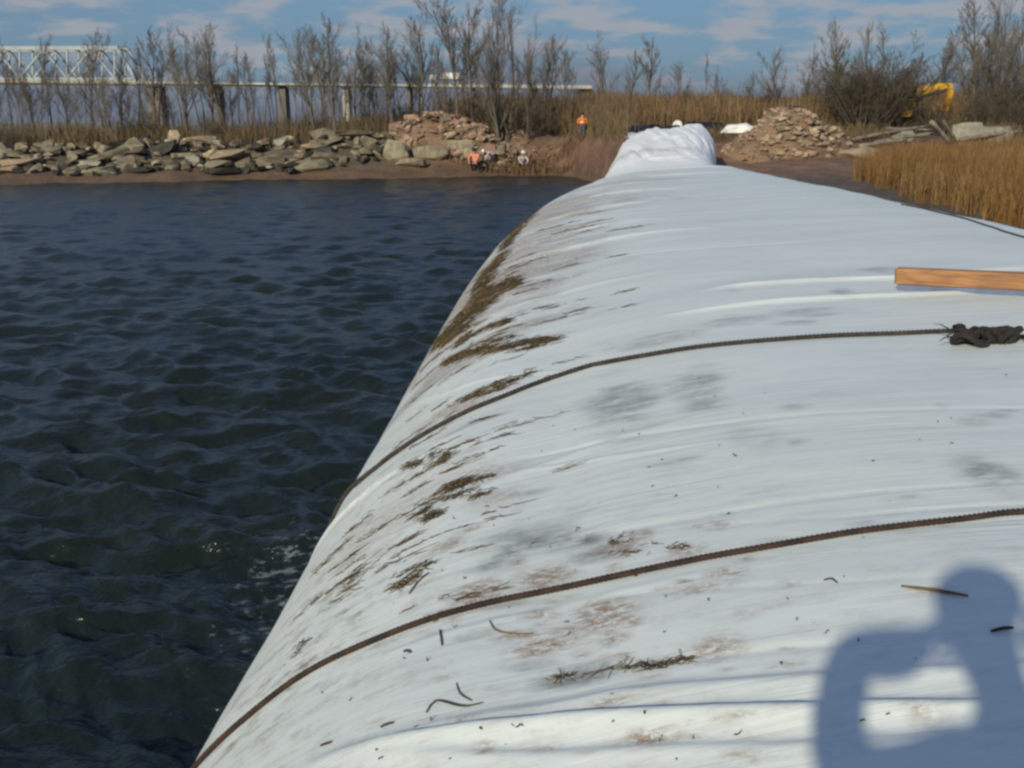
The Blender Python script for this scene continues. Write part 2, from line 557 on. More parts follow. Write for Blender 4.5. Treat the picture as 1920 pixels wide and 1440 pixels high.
# soil colours: grey-brown wet mud, red-brown beach and dug bank, dun earth under the grass
soil = np.empty((GX.size, 4), np.float32); soil[:, 3] = 1
zf = GZ.ravel(); xf = GX.ravel(); yf = GY.ravel()
mudc = np.array([0.085, 0.070, 0.062]); beach = np.array([0.150, 0.088, 0.052]); red = np.array([0.220, 0.120, 0.075]); dun = np.array([0.110, 0.092, 0.060])
c = np.where((xf < 3)[:, None], beach, mudc)
kr = (sstep(.4, 1.0, zf) * sstep(-16, -8, xf))[:, None]
c = c * (1 - kr) + red * kr
kd = sstep(68, 74, yf)[:, None] * np.ones((1, 3))
kl = (sstep(.55, .75, zf) * sstep(-8, -12, xf))[:, None]
kd = np.maximum(kd, kl)
c = c * (1 - kd) + dun * kd
soil[:, :3] = c
ca = gm.color_attributes.new('soil', 'FLOAT_COLOR', 'POINT')
ca.data.foreach_set('color', soil.ravel())
ground = tag(link('ground', gm, M['ground']), kind='structure')


def gz(x, y):
    return float(ground_z(np.array([x]), np.array([y]))[0])


def hit(px, py, lo=40.0, hi=140.0):
    """where the line of sight through that pixel meets the ground"""
    Ys = np.arange(lo, hi, .15)
    d = ray(px, py); q = Ys / d.y
    below = CAM_Z + d.z * q <= ground_z(d.x * q, Ys)
    Y = float(Ys[np.argmax(below)]) if below.any() else hi
    p = at(px, py, Y); p.z = gz(p.x, p.y)
    return p


# ------------------------------------------------------------------ water
ang = np.radians(np.concatenate([np.linspace(-112, -46, 60, endpoint=False), np.linspace(-46, 26, 470)]))
rad = np.concatenate([[0.4], np.geomspace(1.6, 3.0, 20, endpoint=False), np.geomspace(3.0, 100, 560, endpoint=False), np.geomspace(100, 9000, 30)])
na, nr = len(ang), len(rad)
AA, RR = np.meshgrid(ang, rad)
WX = RR * np.sin(AA); WY = RR * np.cos(AA) + .0
cell = np.maximum(RR * np.gradient(ang)[None, :], np.gradient(rad)[:, None] * np.ones_like(RR))
WZ = np.zeros_like(WX)
for k in range(64):
    lam = .18 * (9.5 ** (k / 63.0)) * RNG.uniform(.9, 1.1)
    th = R(200) + RNG.normal(0, .48)
    kx, ky = math.sin(th) * 2 * math.pi / lam, math.cos(th) * 2 * math.pi / lam
    ph = RNG.uniform(0, 6.28)
    amp = .0068 * lam ** .55 * sstep(2.0, 4.5, lam / cell)
    loc = .25 + 1.5 * (vnoise(WX / (lam * 2.4) + k * 3.1, WY / (lam * 2.4), k) + .5)
    s = np.sin(kx * WX + ky * WY + ph)
    WZ += amp * loc * (s + .35 * (s * s - .5))
WZ *= 1.25
# reflected chop slapping against the tube
near = np.exp(-np.clip(-1.7 - WX, 0, 50) / 1.2) * sstep(20, 6, WY)
WZ += near * .05 * fbm(WX * 1.6, WY * 1.6, 77, 4, .6)
wf = grid_faces(nr, na)
cxf = WX.ravel()[wf].mean(1); cyf = WY.ravel()[wf].mean(1)
keep = (cxf < 2.2) | (cyf > 200)
wm = mesh_np('water', np.stack([WX, WY, WZ], -1).reshape(-1, 3), wf[keep])
foam = (np.exp(-np.abs(np.clip(-2.0 - WX, 0, 50)) / .9) * sstep(14, 4, WY) * (.55 + 1.6 * np.clip(fbm(WX * .55, WY * .45, 41, 3) + .1, 0, 1)))
fa = wm.attributes.new('foam', 'FLOAT', 'POINT')
fa.data.foreach_set('value', foam.ravel().astype(np.float32))
water = tag(link('water', wm, M['water']), kind='structure')

# ------------------------------------------------------------------ the white water-filled dam
PROF = np.array([(-1.05, -4.15), (-1.45, -3.75), (-1.63, -3.35), (-1.60, -2.95), (-1.42, -2.5), (-1.25, -2.22), (-1.02, -1.99), (-.79, -1.82), (-.49, -1.65),
                 (-.23, -1.56), (.02, -1.5), (.35, -1.41), (.9, -1.30), (1.5, -1.225), (2.2, -1.185), (3.2, -1.13), (4.2, -1.08), (5.0, -1.085),
                 (5.35, -1.118), (5.8, -1.26), (6.3, -1.55), (6.75, -2.05), (7.0, -2.7), (7.0, -3.35), (6.7, -4.0)])


def catmull(P, n):
    out = []
    P = np.vstack([2 * P[0] - P[1], P, 2 * P[-1] - P[-2]])
    for i in range(1, len(P) - 2):
        t = np.linspace(0, 1, 24, endpoint=False)[:, None]
        a, b, c_, d = P[i - 1], P[i], P[i + 1], P[i + 2]
        out.append(.5 * ((2 * b) + (c_ - a) * t + (2 * a - 5 * b + 4 * c_ - d) * t ** 2 + (3 * b - a - 3 * c_ + d) * t ** 3))
    out = np.vstack(out + [P[-2:-1]])
    s = np.concatenate([[0], np.cumsum(np.linalg.norm(np.diff(out, axis=0), axis=1))])
    q = np.linspace(0, s[-1], n)
    return np.stack([np.interp(q, s, out[:, 0]), np.interp(q, s, out[:, 1])], 1), q


NU = 300
prof, arc = catmull(PROF, NU)
tt = axis_pts([(-9, 1.6, .2), (1.6, 8, .0145), (8, 20, .035), (20, 57.4, .09)])
KT = [-9, 14, 20, 26, 31, 36, 40, 43, 46, 50, 54, 57.5]
KL = [-1.42, -1.42, -1.25, -.80, -.12, .70, 1.45, 1.95, 2.4, 3.0, 3.5, 3.85]
KR_ = [5.35, 5.35, 5.45, 5.70, 6.0, 6.35, 6.25, 6.1, 6.30, 6.90, 7.45, 7.95]
KZ = [-1.08, -1.08, -1.10, -1.18, -1.25, -1.33, -1.55, -1.32, -.95, -.46, -.06, .14]
KH = [1, 1, 1, .98, .95, .92, .85, .78, .72, .66, .62, .60]


def smooth_key(v, w=2.2):
    fine = np.arange(-12, 61, .25)
    y = np.interp(fine, KT, v)
    kx = np.arange(-12, 13) * .25
    g = np.exp(-(kx / w) ** 2 * 2); g /= g.sum()
    y = np.convolve(np.pad(y, 12, 'edge'), g, 'valid')
    return np.interp(tt, fine, y)


xL, xR, zT, hS = smooth_key(KL), smooth_key(KR_), smooth_key(KZ, 1.4), smooth_key(KH)
un = (prof[:, 0] + 1.42) / 6.77
DX = xL[:, None] + un[None, :] * (xR - xL)[:, None]
DZ = CAM_Z + zT[:, None] + (prof[:, 1] + 1.08)[None, :] * hS[:, None]
DY = np.repeat(tt[:, None], NU, 1)
U = np.repeat(arc[None, :], len(tt), 0); T = DY.copy()
# tube narrowing and puckering where it ends on the bank
endk = sstep(53.0, 57.4, T)
DZ = DZ + endk * (fbm(U * .55, T * .4, 3, 3) * .42 - .06) + sstep(41, 46, T) * .11 * (np.abs(fbm(U * 1.0 + T * .30, T * .22, 33, 3, .4)) - .15) * 2.2
# surface normal for displacement
P0 = np.stack([DX, DY, DZ], -1)
du = np.gradient(P0, axis=1); dt = np.gradient(P0, axis=0)
NN = np.cross(du, dt); NN /= np.linalg.norm(NN, axis=-1, keepdims=True) + 1e-9
if NN[300, 150, 2] < 0: NN = -NN
# slack folds run round the tube, at right angles to its length
Ts = T + .10 * fbm(U * .35, T * .22, 8, 2) + .03 * fbm(U * 1.3, T * .8, 12, 2)
far_g = 1 + np.clip((T - 6) / 14, 0, 2.2)
D = .0034 * far_g * fbm(U * .33, Ts * 2.6, 21, 3, .5) + .0016 * far_g * fbm(U * .25 + 9, Ts * 7.0, 22, 2, .5) * (.3 + 1.4 * np.clip(fbm(U * .4, T * .5, 29, 2) + .3, 0, 1))
D += .016 * fbm(U * .22, Ts * .8, 24, 2)
D += .010 * fbm(U * .9, T * .9, 25, 3)


def fold(t0, u0, u1, amp, w, skew=0.0, sharp=1.6):
    """one crease: ridge of that height (m) across the tube from u0 to u1 metres round"""
    global D
    um = (U - u0) / (u1 - u0)
    env = np.clip(np.sin(np.pi * np.clip(um, 0, 1)), 0, 1) ** .7
    q = np.abs(T - t0 - skew * (um - .5) + .05 * fbm(U * .5, T * 0, int(abs(t0) * 100) % 97, 2))
    D = D + amp * env * np.exp(-(q / w) ** sharp)


u_bvh = BVHTree.FromPolygons(P0[::3, ::2].reshape(-1, 3).tolist(), grid_faces(len(P0[::3]), len(P0[0, ::2])).tolist())


def fold_px(pix, amp, w_front, w_back):
    """a crease through those points of the fabric: gentle front, steep back"""
    global D
    us, ts = [], []
    for px, py in pix:
        h = u_bvh.ray_cast(Vector((0, 0, CAM_Z)), ray(px, py).normalized(), 100)[0]
        if h is None: continue
        x_ = (h.x - float(np.interp(h.y, tt, xL))) / float(np.interp(h.y, tt, xR - xL)) * 6.77 - 1.42
        us.append(float(np.interp(x_, prof[30:230, 0], arc[30:230]))); ts.append(h.y)
    o_ = np.argsort(us); us = np.array(us)[o_]; ts = np.array(ts)[o_]
    sl = (ts[-1] - ts[-2]) / (us[-1] - us[-2])
    t0 = np.interp(U, us, ts) + np.clip(U - us[-1], 0, 5) * sl * .5 + .012 * fbm(U * 1.5, T * 0, int(pix[0][0]), 3)
    q = T - t0
    env = sstep(us[0] - .05, us[0] + .45, U) * sstep(us[-1] + 1.6, us[-1] - .1, U) * (.6 + .8 * np.clip(fbm(U * .8, T * 0, int(pix[0][1]), 3) + .5, 0, 1))
    D = D + amp * env * np.where(q < 0, np.exp(-np.abs(q / w_front) ** 1.5), np.exp(-np.abs(q / w_back) ** 1.7))


uX = lambda x: float(np.interp(x, prof[30:, 0], arc[30:]))     # metres round the tube at cross-position x (top side)
FOLDS = [(3.42, -.7, 2.2, -.004, .02, .05), (5.3, -1.45, -.7, .018, .03, -.1),
         (7.15, .75, 3.2, .030, .05, .04), (8.2, 2.9, 4.4, .022, .05, .02), (9.2, -1.2, 1.2, .012, .06, .2), (12.4, -1.3, 2.2, .035, .09, .3),
         (14.2, -1.3, 1.6, .030, .10, .35), (17.5, -1.2, 2.0, .040, .12, .3), (21.0, -1.0, 3.0, .05, .14, .3), (25.0, -.8, 4.0, .05, .16, .2),
         (10.6, .0, 3.0, -.014, .06, .1), (29.0, -.4, 5.0, .06, .2, .2), (36.2, -1.2, 6.2, .09, .22, .1), (44.0, -1, 5.8, .05, .2, .1), (47, 0, 5, -.05, .25, .2), (50.5, .5, 5.5, .05, .2, -.3)]
for f_ in FOLDS:
    fold(f_[0], uX(f_[1]), uX(f_[2]), f_[3], f_[4], f_[5])
for f_ in [([(560, 1440), (800, 1392), (1050, 1358), (1300, 1342), (1560, 1338), (1900, 1330)], .044, .070, .030), ([(700, 1388), (900, 1345), (1150, 1302), (1400, 1282), (1620, 1265), (1900, 1255)], .016, .075, .026),
           ([(1000, 1282), (1200, 1250), (1500, 1212), (1750, 1192), (1900, 1182)], -.005, .024, .020), ([(1000, 1130), (1200, 1112), (1450, 1100), (1650, 1088)], -.0035, .016, .010),
           ([(640, 1440), (900, 1425), (1200, 1412), (1500, 1405)], .018, .07, .02), ([(560, 1290), (760, 1215), (980, 1150)], .0035, .03, .012),
           ([(1100, 1010), (1350, 985), (1600, 965), (1900, 945)], -.003, .016, .012), ([(900, 880), (1150, 825), (1400, 790), (1900, 765)], -.004, .03, .016),
           ([(830, 950), (1000, 880), (1200, 850)], .004, .03, .014), ([(640, 1050), (780, 985), (930, 900)], .006, .03, .014), ([(1300, 545), (1420, 535), (1560, 526), (1650, 524)], .022, .06, .025),
           ([(690, 830), (740, 782), (830, 740)], .016, .03, .014)]:
    fold_px(*f_)
DP = P0 + NN * D[..., None]
dm = mesh_np('water_filled_dam', DP.reshape(-1, 3), grid_faces(len(tt), NU)[:, ::-1])
# a closing disc at the far end
dam_v = DP.reshape(-1, 3)
uvl = dm.uv_layers.new(name='UVMap')
li = np.empty(len(dm.loops), np.int32); dm.loops.foreach_get('vertex_index', li)
uvl.data.foreach_set('uv', np.stack([U.ravel()[li], T.ravel()[li]], -1).astype(np.float32).ravel())
dam_bvh = BVHTree.FromPolygons([tuple(v) for v in dam_v[::1].tolist()], grid_faces(len(tt), NU)[:, ::-1].tolist(), all_triangles=False)
CAMV = Vector((0, 0, CAM_Z))


def on_dam(px, py):
    for k in range(30):                  # just past the outline: step inwards to the fabric
        h = dam_bvh.ray_cast(CAMV, ray(px + 2 * k, py).normalized(), 200)
        if h[0] is not None: return h[0]
    return None


def snap(p, off=0.0):
    loc, nrm, i, d = dam_bvh.find_nearest(Vector(p))
    if nrm.dot(loc - Vector((2.0, loc.y, CAM_Z - 2.6))) < 0: nrm = -nrm
    return loc + nrm * off, nrm


def stain_field(items, seed):
    """soft-edged patches, each wider round the tube than along it: (px, py, half width, half height in photo pixels, strength)"""
    F = np.zeros(U.shape)
    wob = fbm(U * 2.2, T * 4.0, seed, 4, .6)
    for px, py, rx, ry, s in items:
        a = on_dam(px, py)
        if a is None: continue
        b = on_dam(px + rx, py) or a; c_ = on_dam(px, py - ry) or a
        lx = max((b - a).length, .01); ly = max(abs(c_.y - a.y), .01)
        slope = (b.y - a.y) / max(b.x - a.x, 1e-3) * 0
        m = (np.abs(DP[..., 0] - a.x) < lx * 2.2) & (np.abs(T - a.y) < ly * 2.6)
        if not m.any(): continue
        dx = (DP[..., 0][m] - a.x) / lx; dy = (T[m] - a.y - slope * (DP[..., 0][m] - a.x)) / ly
        rr = np.sqrt(dx * dx + dy * dy) + wob[m] * .9
        F[m] = np.maximum(F[m], min(1.0, s * 1.15) * sstep(1.35, .25, rr))
    return F


SOOT = [(1170, 750, 62, 48, .58), (1310, 735, 52, 42, .52), (960, 1030, 70, 50, 1.0), (1050, 1008, 80, 38, .9), (925, 1050, 40, 34, 1.0), (1000, 1020, 60, 40, 1.0), (1095, 1006, 55, 28, .9), (1850, 885, 62, 46, .7), (1110, 1262, 70, 20, .9),
        (1205, 1247, 70, 16, .8), (1125, 1035, 60, 18, .8), (1830, 792, 40, 12, .4), (1585, 550, 24, 10, .5), (1420, 820, 40, 25, .25), (1520, 585, 60, 10, .4), (1380, 600, 60, 8, .4), (1230, 640, 70, 12, .4)]
MUD = [(892, 1115, 44, 26, 1.0), (1025, 1080, 52, 20, .9), (1130, 1152, 50, 26, .8), (1150, 1196, 28, 18, .8), (1012, 1220, 50, 18, 1.0), (1335, 1215, 62, 26, .7),
       (1215, 1385, 66, 30, .8), (1132, 1325, 34, 18, .6), (1150, 1032, 46, 16, .8), (1285, 1035, 36, 14, .7), (970, 1190, 30, 8, .8), (900, 890, 60, 14, .5), (760, 960, 90, 40, .35),
       (1310, 1105, 60, 12, .5), (1480, 1095, 24, 10, .5), (930, 940, 60, 20, .5), (1400, 1150, 30, 14, .3), (1730, 1330, 40, 24, .5), (1760, 1110, 40, 10, .4), (880, 660, 60, 18, .8),
       (905, 545, 50, 20, .9), (850, 610, 40, 26, .9), (960, 440, 26, 22, .9), (920, 500, 30, 18, .8), (1005, 400, 24, 12, .8), (1110, 315, 80, 8, .5), (1160, 342, 60, 6, .5), (860, 755, 50, 14, .7)]
rm = random.Random(21)
for k in range(70):
    MUD.append((rm.uniform(820, 1500), rm.uniform(980, 1430), rm.uniform(6, 26), rm.uniform(4, 12), rm.uniform(.4, .9)))
for k in range(40):
    SOOT.append((rm.uniform(760, 1900), rm.uniform(480, 1250), rm.uniform(12, 50), rm.uniform(3, 9), rm.uniform(.2, .55)))
xs_ = DP[..., 0] - np.interp(T[:, 0], tt, xL)[:, None]
grime = (.22 * sstep(2.2, .5, xs_) * sstep(22, 10, T) + .85 * np.exp(-((xs_ - .42) / .35) ** 2) * sstep(34, 14, T)
         + .38 * sstep(4.6, 3.0, T) * sstep(3.6, .5, xs_) + .10) * (.45 + 1.2 * np.clip(fbm(U * .7, T * .8, 55, 3) + .25, 0, 1))
for nm, F in (('soot', stain_field(SOOT, 61)), ('mud', stain_field(MUD, 62)), ('grime', grime), ('sunlit', sstep(37.5, 43, T))):  # last field: sunlight on the far end, painted as lighter fabric
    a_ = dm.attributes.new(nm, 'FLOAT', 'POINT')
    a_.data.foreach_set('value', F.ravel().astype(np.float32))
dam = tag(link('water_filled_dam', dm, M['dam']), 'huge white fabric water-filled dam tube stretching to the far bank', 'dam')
# the gathered mouth of the tube lying on the bank
mb = MB()
ring = DP[-1]
cen = ring.mean(0) + np.array([0, .9, -.5])
rr_ = [tuple(p) for p in ring[::3]]
mid_ = [tuple(np.array(p) * .55 + cen * .45 + np.array([0, .25 + .25 * math.sin(i * 1.7), 0])) for i, p in enumerate(rr_)]
n_ = len(rr_)
mb.v = rr_ + mid_ + [tuple(cen)]
for i in range(n_ - 1):
    mb.f.append((i, i + 1, n_ + i + 1, n_ + i)); mb.f.append((n_ + i, n_ + i + 1, 2 * n_))
mb.build('gathered_end', M['white_sheet'], dam, True)

# ------------------------------------------------------------------ ropes on the dam


def spline(pts, step):
    P = np.array([tuple(p) for p in pts]); 
    P2 = np.vstack([2 * P[0] - P[1], P, 2 * P[-1] - P[-2]])
    out = []
    for i in range(1, len(P2) - 2):
        n = max(2, int(np.linalg.norm(P2[i + 1] - P2[i]) / step))
        t = np.linspace(0, 1, n, endpoint=False)[:, None]
        a, b, c_, d = P2[i - 1], P2[i], P2[i + 1], P2[i + 2]
        out.append(.5 * ((2 * b) + (c_ - a) * t + (2 * a - 5 * b + 4 * c_ - d) * t ** 2 + (3 * b - a - 3 * c_ + d) * t ** 3))
    return np.vstack(out + [P2[-2:-1]])


def laid_rope(name, path, r, mat, parent=None, strands=3, pitch=.085, sides=6):
    """three strands twisted round the path"""
    P = np.asarray(path); s = np.concatenate([[0], np.cumsum(np.linalg.norm(np.diff(P, axis=0), axis=1))])
    n = int(s[-1] / .011)
    q = np.linspace(0, s[-1], n)
    C = np.stack([np.interp(q, s, P[:, i]) for i in range(3)], 1)
    Tn = np.gradient(C, axis=0); Tn /= np.linalg.norm(Tn, axis=1, keepdims=True)
    up = np.array([0, 0, 1.0]); A1 = np.cross(Tn, up); A1 /= np.linalg.norm(A1, axis=1, keepdims=True) + 1e-9; A2 = np.cross(A1, Tn)
    V = []; Fc = []
    base = 0
    rs = r * .64
    for k in range(strands):
        ph = 2 * math.pi * (q / pitch + k / strands)
        cc = C + (A1 * np.cos(ph)[:, None] + A2 * np.sin(ph)[:, None]) * r * .40
        ring = []
        for j in range(sides):
            t = 2 * math.pi * j / sides
            ring.append(cc + (A1 * math.cos(t) + A2 * math.sin(t)) * rs)
        V.append(np.stack(ring, 1).reshape(-1, 3))
        i = np.arange(n - 1)[:, None] * sides; j = np.arange(sides)[None, :]; j2 = (j + 1) % sides
        Fc.append((np.stack([i + j, i + j2, i + sides + j2, i + sides + j], -1)).reshape(-1, 4) + base)
        base += n * sides
    return link(name, mesh_np(name, np.vstack(V), np.vstack(Fc)), mat, parent)


def rope_path(pix, r, extra_left=True, wig=.004):
    pts = [on_dam(*p) for p in pix]
    pts = [p for p in pts if p is not None]
    if extra_left:                       # carries on down the hidden flank into the water
        p0 = pts[0]
        flank = []
        for x, z in ((-1.50, -2.66), (-1.60, -2.95), (-1.63, -3.3)):
            flank.append(Vector((x, p0.y + .03 * (len(flank) + 1), CAM_Z + z)))
        pts = flank[::-1] + pts
    C = spline(pts, .04)
    out = []
    for i, p in enumerate(C):
        l, n = snap(p, r * .75)
        out.append(tuple(l + Vector((0, math.sin(i * .37) * wig + math.sin(i * .11 + 2) * wig * 1.5, 0))))
    return np.array(out)


R1 = [(372, 1436), (480, 1335), (600, 1252), (760, 1182), (900, 1141), (1040, 1110), (1200, 1075), (1400, 1035), (1600, 1000), (1690, 990), (1800, 978), (1880, 966), (1919, 963), (2060, 952), (2250, 948)]
R2 = [(642, 940), (700, 885), (800, 815), (920, 757), (1040, 710), (1150, 680), (1300, 655), (1500, 637), (1700, 628), (1795, 624)]
p1 = rope_path(R1, .0125)
rope1 = tag(laid_rope('mooring_rope', p1, .0120, M['rope_brown'], pitch=.050), 'brown twisted rope lying over the near white fabric, closest to the camera', 'rope', 'ropes over the dam')
p2 = rope_path(R2, .016)
p2b = rope_path([(1865, 634), (1905, 636), (1960, 640), (2060, 646), (2200, 655)], .016, False)
rope2 = tag(laid_rope('mooring_rope', np.vstack([p2]), .0165, M['rope'], pitch=.075), 'dark grey twisted rope with a big frayed knot, second from the camera', 'rope', 'ropes over the dam')
laid_rope('rope_tail', p2b, .018, M['rope_black'], rope2, pitch=.09)
# the knot: loops of thick rope wound together
kc = on_dam(1845, 643); kn = snap(kc)[1]
kpts = []
for i in range(90):
    t = i / 89 * 2 * math.pi * 6.3
    kpts.append(kc + Vector((-.17 + .34 * i / 89 + .06 * math.sin(t * .5) + .03 * math.sin(t * 1.7), .060 * math.sin(t + .4 * math.sin(i * .3)) + .02 * math.sin(t * .31), .050 + (.034 + .014 * math.sin(i * .41)) * math.cos(t))))
laid_rope('knot', np.array([tuple(p) for p in spline(kpts, .02)]), .021, M['rope_black'], rope2, pitch=.08)
for sgn in (-1, 1):
    lp = [kc + Vector((sgn * .10 + .09 * math.cos(a), .05 * sgn + .07 * math.sin(a), .035 + .03 * math.sin(a * 2))) for a in np.linspace(0, 6.0, 16)]
    laid_rope('knot_loop', np.array([tuple(p) for p in spline(lp, .02)]), .019, M['rope_black'], rope2, pitch=.08)
mbf = MB()
for i in range(26):
    a = kc + Vector((random.uniform(-.2, .22), random.uniform(-.07, .07), random.uniform(.01, .08)))
    d = Vector((random.uniform(-.1, .1), random.uniform(-.07, .07), random.uniform(-.03, .05)))
    mbf.tube([a, a + d * .6, a + d + Vector((0, 0, -.02))], [.006, .004, .001], 4)
mbf.build('frayed_end', M['rope_black'], rope2)
# thin line running lengthwise near the outer shoulder
p3 = rope_path([(1690, 384), (1740, 394), (1790, 406), (1850, 424), (1920, 446), (2020, 478), (2150, 520)], .008, False, .002)
tag(laid_rope('tie_line', p3, .012, M['rope_black'], pitch=.06), 'thin black line running lengthwise along the far shoulder of the dam', 'rope')

# ------------------------------------------------------------------ timber on the dam
ta = on_dam(1676, 545); tb = on_dam(1925, 556)
dirv = Vector((tb.x - ta.x, tb.y - ta.y, 0)).normalized()
tim = empty('timber', ta + Vector((0, 0, .035)), math.atan2(dirv.y, dirv.x))
tag(tim, 'orange-brown weathered timber lying on the white fabric, cut by the right edge', 'timber')
Lt = 2.6
slope = Matrix.Rotation(-(tb.z - ta.z) / (tb - ta).length * .8, 3, 'Y')
mb = MB(); mb.box((Lt / 2, .045, .118), (Lt, .09, .118), slope)
tbm = mb.mesh('beam')
bmx = bmesh.new(); bmx.from_mesh(tbm); bmesh.ops.bevel(bmx, geom=bmx.edges[:], offset=.006, segments=1, affect='EDGES'); bmx.to_mesh(tbm); bmx.free()
link('beam', tbm, M['timber'], tim)
mb = MB(); mb.box(Vector((Lt / 2, .045, .118)) + slope @ Vector((-Lt / 2 - .003, 0, 0)), (.004, .080, .108), slope); mb.build('sawn_end', M['timber_end'], tim)
mb = MB(); mb.box((Lt / 2 + .01, .050, .022), (Lt - .02, .090, .070), slope); mb.build('shade_strip', M['shade_blue'], tim)  # added strip, coloured as the bluish shade band under the beam

# ------------------------------------------------------------------ reed litter and sticks washed onto the dam


def strand_mesh(name, specs, mats):
    """specs: (pos, heading, length, radius, material index)"""
    mbs = MB(); mi = []
    for p, a, L, r, m in specs:
        n = 4
        bend = random.uniform(-.5, .5)
        pts = []
        q = Vector(p)
        for i in range(n):
            s_, nn = snap(q, r * .8 + (.012 * random.random() if random.random() < .3 else 0))
            pts.append(s_)
            aa = a + bend * (i / n)
            tv = Vector((math.cos(aa), math.sin(aa), 0)); tv = (tv - nn * tv.dot(nn)).normalized()
            q = s_ + tv * (L / (n - 1))
        b0 = len(mbs.f)
        mbs.tube(pts, [r * .8, r, r, r * .4], 3, False)
        mi += [m] * (len(mbs.f) - b0)
    me = mbs.mesh(name)
    for m in mats: me.materials.append(m)
    me.polygons.foreach_set('material_index', np.array(mi, np.int32))
    return me


SM = [M['straw_brown'], M['straw_tan'], M['straw_dark']]
# (path of pixels, half-thickness px, strands, length m, radius, name, label)
CL = [([(1005, 392), (975, 425), (945, 462)], 12, 200, .22, .007, 'reed_litter', 'small tan reed patch highest up the water-side edge of the dam'),
      ([(945, 475), (915, 515), (895, 545)], 16, 260, .20, .0065, 'reed_litter', 'tan reed patch on the water-side edge, second from the far end'),
      ([(965, 533), (925, 545), (890, 575), (850, 615), (822, 642)], 17, 900, .18, .0055, 'reed_litter', 'longest thick brown mat of reeds hanging over the water-side edge'),
      ([(945, 605), (915, 612), (885, 628), (858, 650)], 9, 150, .13, .005, 'reed_litter', 'thin dark reed streak just below the longest reed mat'),
      ([(1035, 640), (985, 645), (925, 655), (880, 662), (842, 674)], 10, 380, .14, .0048, 'reed_litter', 'flat brown reed band just above the grey rope'),
      ([(990, 700), (960, 712), (905, 740), (870, 752), (840, 765)], 12, 110, .09, .0042, 'reed_litter', 'sparse dark reed scraps touching the grey rope from above'),
      ([(840, 850), (815, 862), (790, 872), (765, 868)], 16, 80, .075, .0036, 'reed_litter', 'small tangle of dark reeds right under the grey rope'),
      ([(920, 890), (870, 905), (830, 925)], 9, 90, .10, .0032, 'reed_litter', 'thin tan reed line between the two ropes'),
      ([(905, 925), (850, 938), (815, 955), (785, 975)], 16, 90, .075, .0036, 'reed_litter', 'loose dark reed tangle midway between the two ropes'),
      ([(800, 1065), (775, 1085), (755, 1100), (725, 1110)], 13, 34, .075, .0034, 'reed_litter', 'few crossed reed stalks above the brown rope'),
      ([(575, 1205), (555, 1225)], 10, 12, .05, .003, 'reed_litter', 'tiny dark scraps near the water-side edge beside the brown rope'),
      ([(665, 1075), (640, 1120), (630, 1140)], 16, 16, .035, .003, 'reed_litter', 'scattered dark reed bits near the water-side edge between the ropes'),
      ([(1160, 1015), (1135, 1030), (1280, 1030)], 14, 30, .04, .0028, 'reed_litter', 'brown crumbs beside the large grey smudge'),
      ([(1050, 1272), (1120, 1262), (1280, 1240)], 8, 60, .06, .0024, 'reed_litter', 'long thin line of dark scraps below the brown rope')]
for pix, hw, n, L, r, nm, lab in CL:
    P = [on_dam(*p) for p in pix]
    seglen = np.cumsum([0] + [math.dist(pix[i], pix[i + 1]) for i in range(len(pix) - 1)])
    specs = []
    n = int(n * 2.2); L *= .72; r *= .55
    lanes = [(random.random(), random.gauss(0, .55), random.uniform(.08, .3)) for _ in range(max(5, n // 45))]
    for k in range(n):
        ln = random.choice(lanes)
        s_ = min(max(ln[0] + random.gauss(0, ln[2] * .5), 0), 1) * seglen[-1]
        x = np.interp(s_, seglen, [p[0] for p in pix]); y = np.interp(s_, seglen, [p[1] for p in pix])
        env = math.sin(math.pi * min(max(s_ / seglen[-1], .06), .94)) ** .4
        p = on_dam(x + random.gauss(0, hw * .25), y + (ln[1] * hw + random.gauss(0, hw * .13)) * env)
        if p is None or p.y > 60: continue
        a = random.gauss(.0, .42) + (math.pi if random.random() < .5 else 0)
        if random.random() < .2: a = random.uniform(0, 6.28)
        m = random.choices((0, 1, 2), (.52, .14, .34) if n > 200 else (.3, .15, .55))[0]
        specs.append((p, a, L * random.uniform(.4, 1.3), r * random.uniform(.6, 1.3), m))
    tag(link(nm, strand_mesh(nm, specs, SM)), lab, 'reed litter', 'reed litter on the dam')
# single sticks
STK = [([(800, 1338), (818, 1316), (860, 1325), (880, 1326), (905, 1320)], .006, 2, 'bent dark stick with a kink near the bottom of the dam'),
       ([(856, 1282), (862, 1300), (875, 1310), (885, 1315)], .004, 2, 'thin curved stem just above the kinked stick'),
       ([(825, 1183), (828, 1200), (829, 1212)], .006, 0, 'short brown twig hanging off the brown rope'),
       ([(1690, 1103), (1760, 1112), (1815, 1122)], .010, 1, 'flat tan stalk crossing the shadow of the head'),
       ([(918, 1165), (930, 1183), (960, 1190), (1000, 1190)], .005, 1, 'curved tan stem below the brown rope'),
       ([(720, 1112), (760, 1085), (800, 1052)], .006, 1, 'long tan reed stalk lying aslant above the brown rope'),
       ([(768, 1115), (785, 1092), (805, 1075)], .006, 2, 'dark forked stalk beside the long tan stalk'),
       ([(1858, 1188), (1880, 1182), (1900, 1181)], .009, 2, 'black scrap in the shadow at the right edge of the dam'),
       ([(1545, 1090), (1560, 1087), (1570, 1095)], .006, 2, 'small black leaf scrap below the brown rope'),
       ([(715, 1366), (728, 1360), (738, 1358)], .007, 2, 'dark crumb left of the kinked stick'),
       ([(603, 1400), (615, 1396), (622, 1394)], .007, 2, 'dark crumb lowest on the water-side of the dam'),
       ([(758, 1225), (764, 1222), (770, 1226)], .008, 2, 'dark round crumb below the hanging brown twig')]
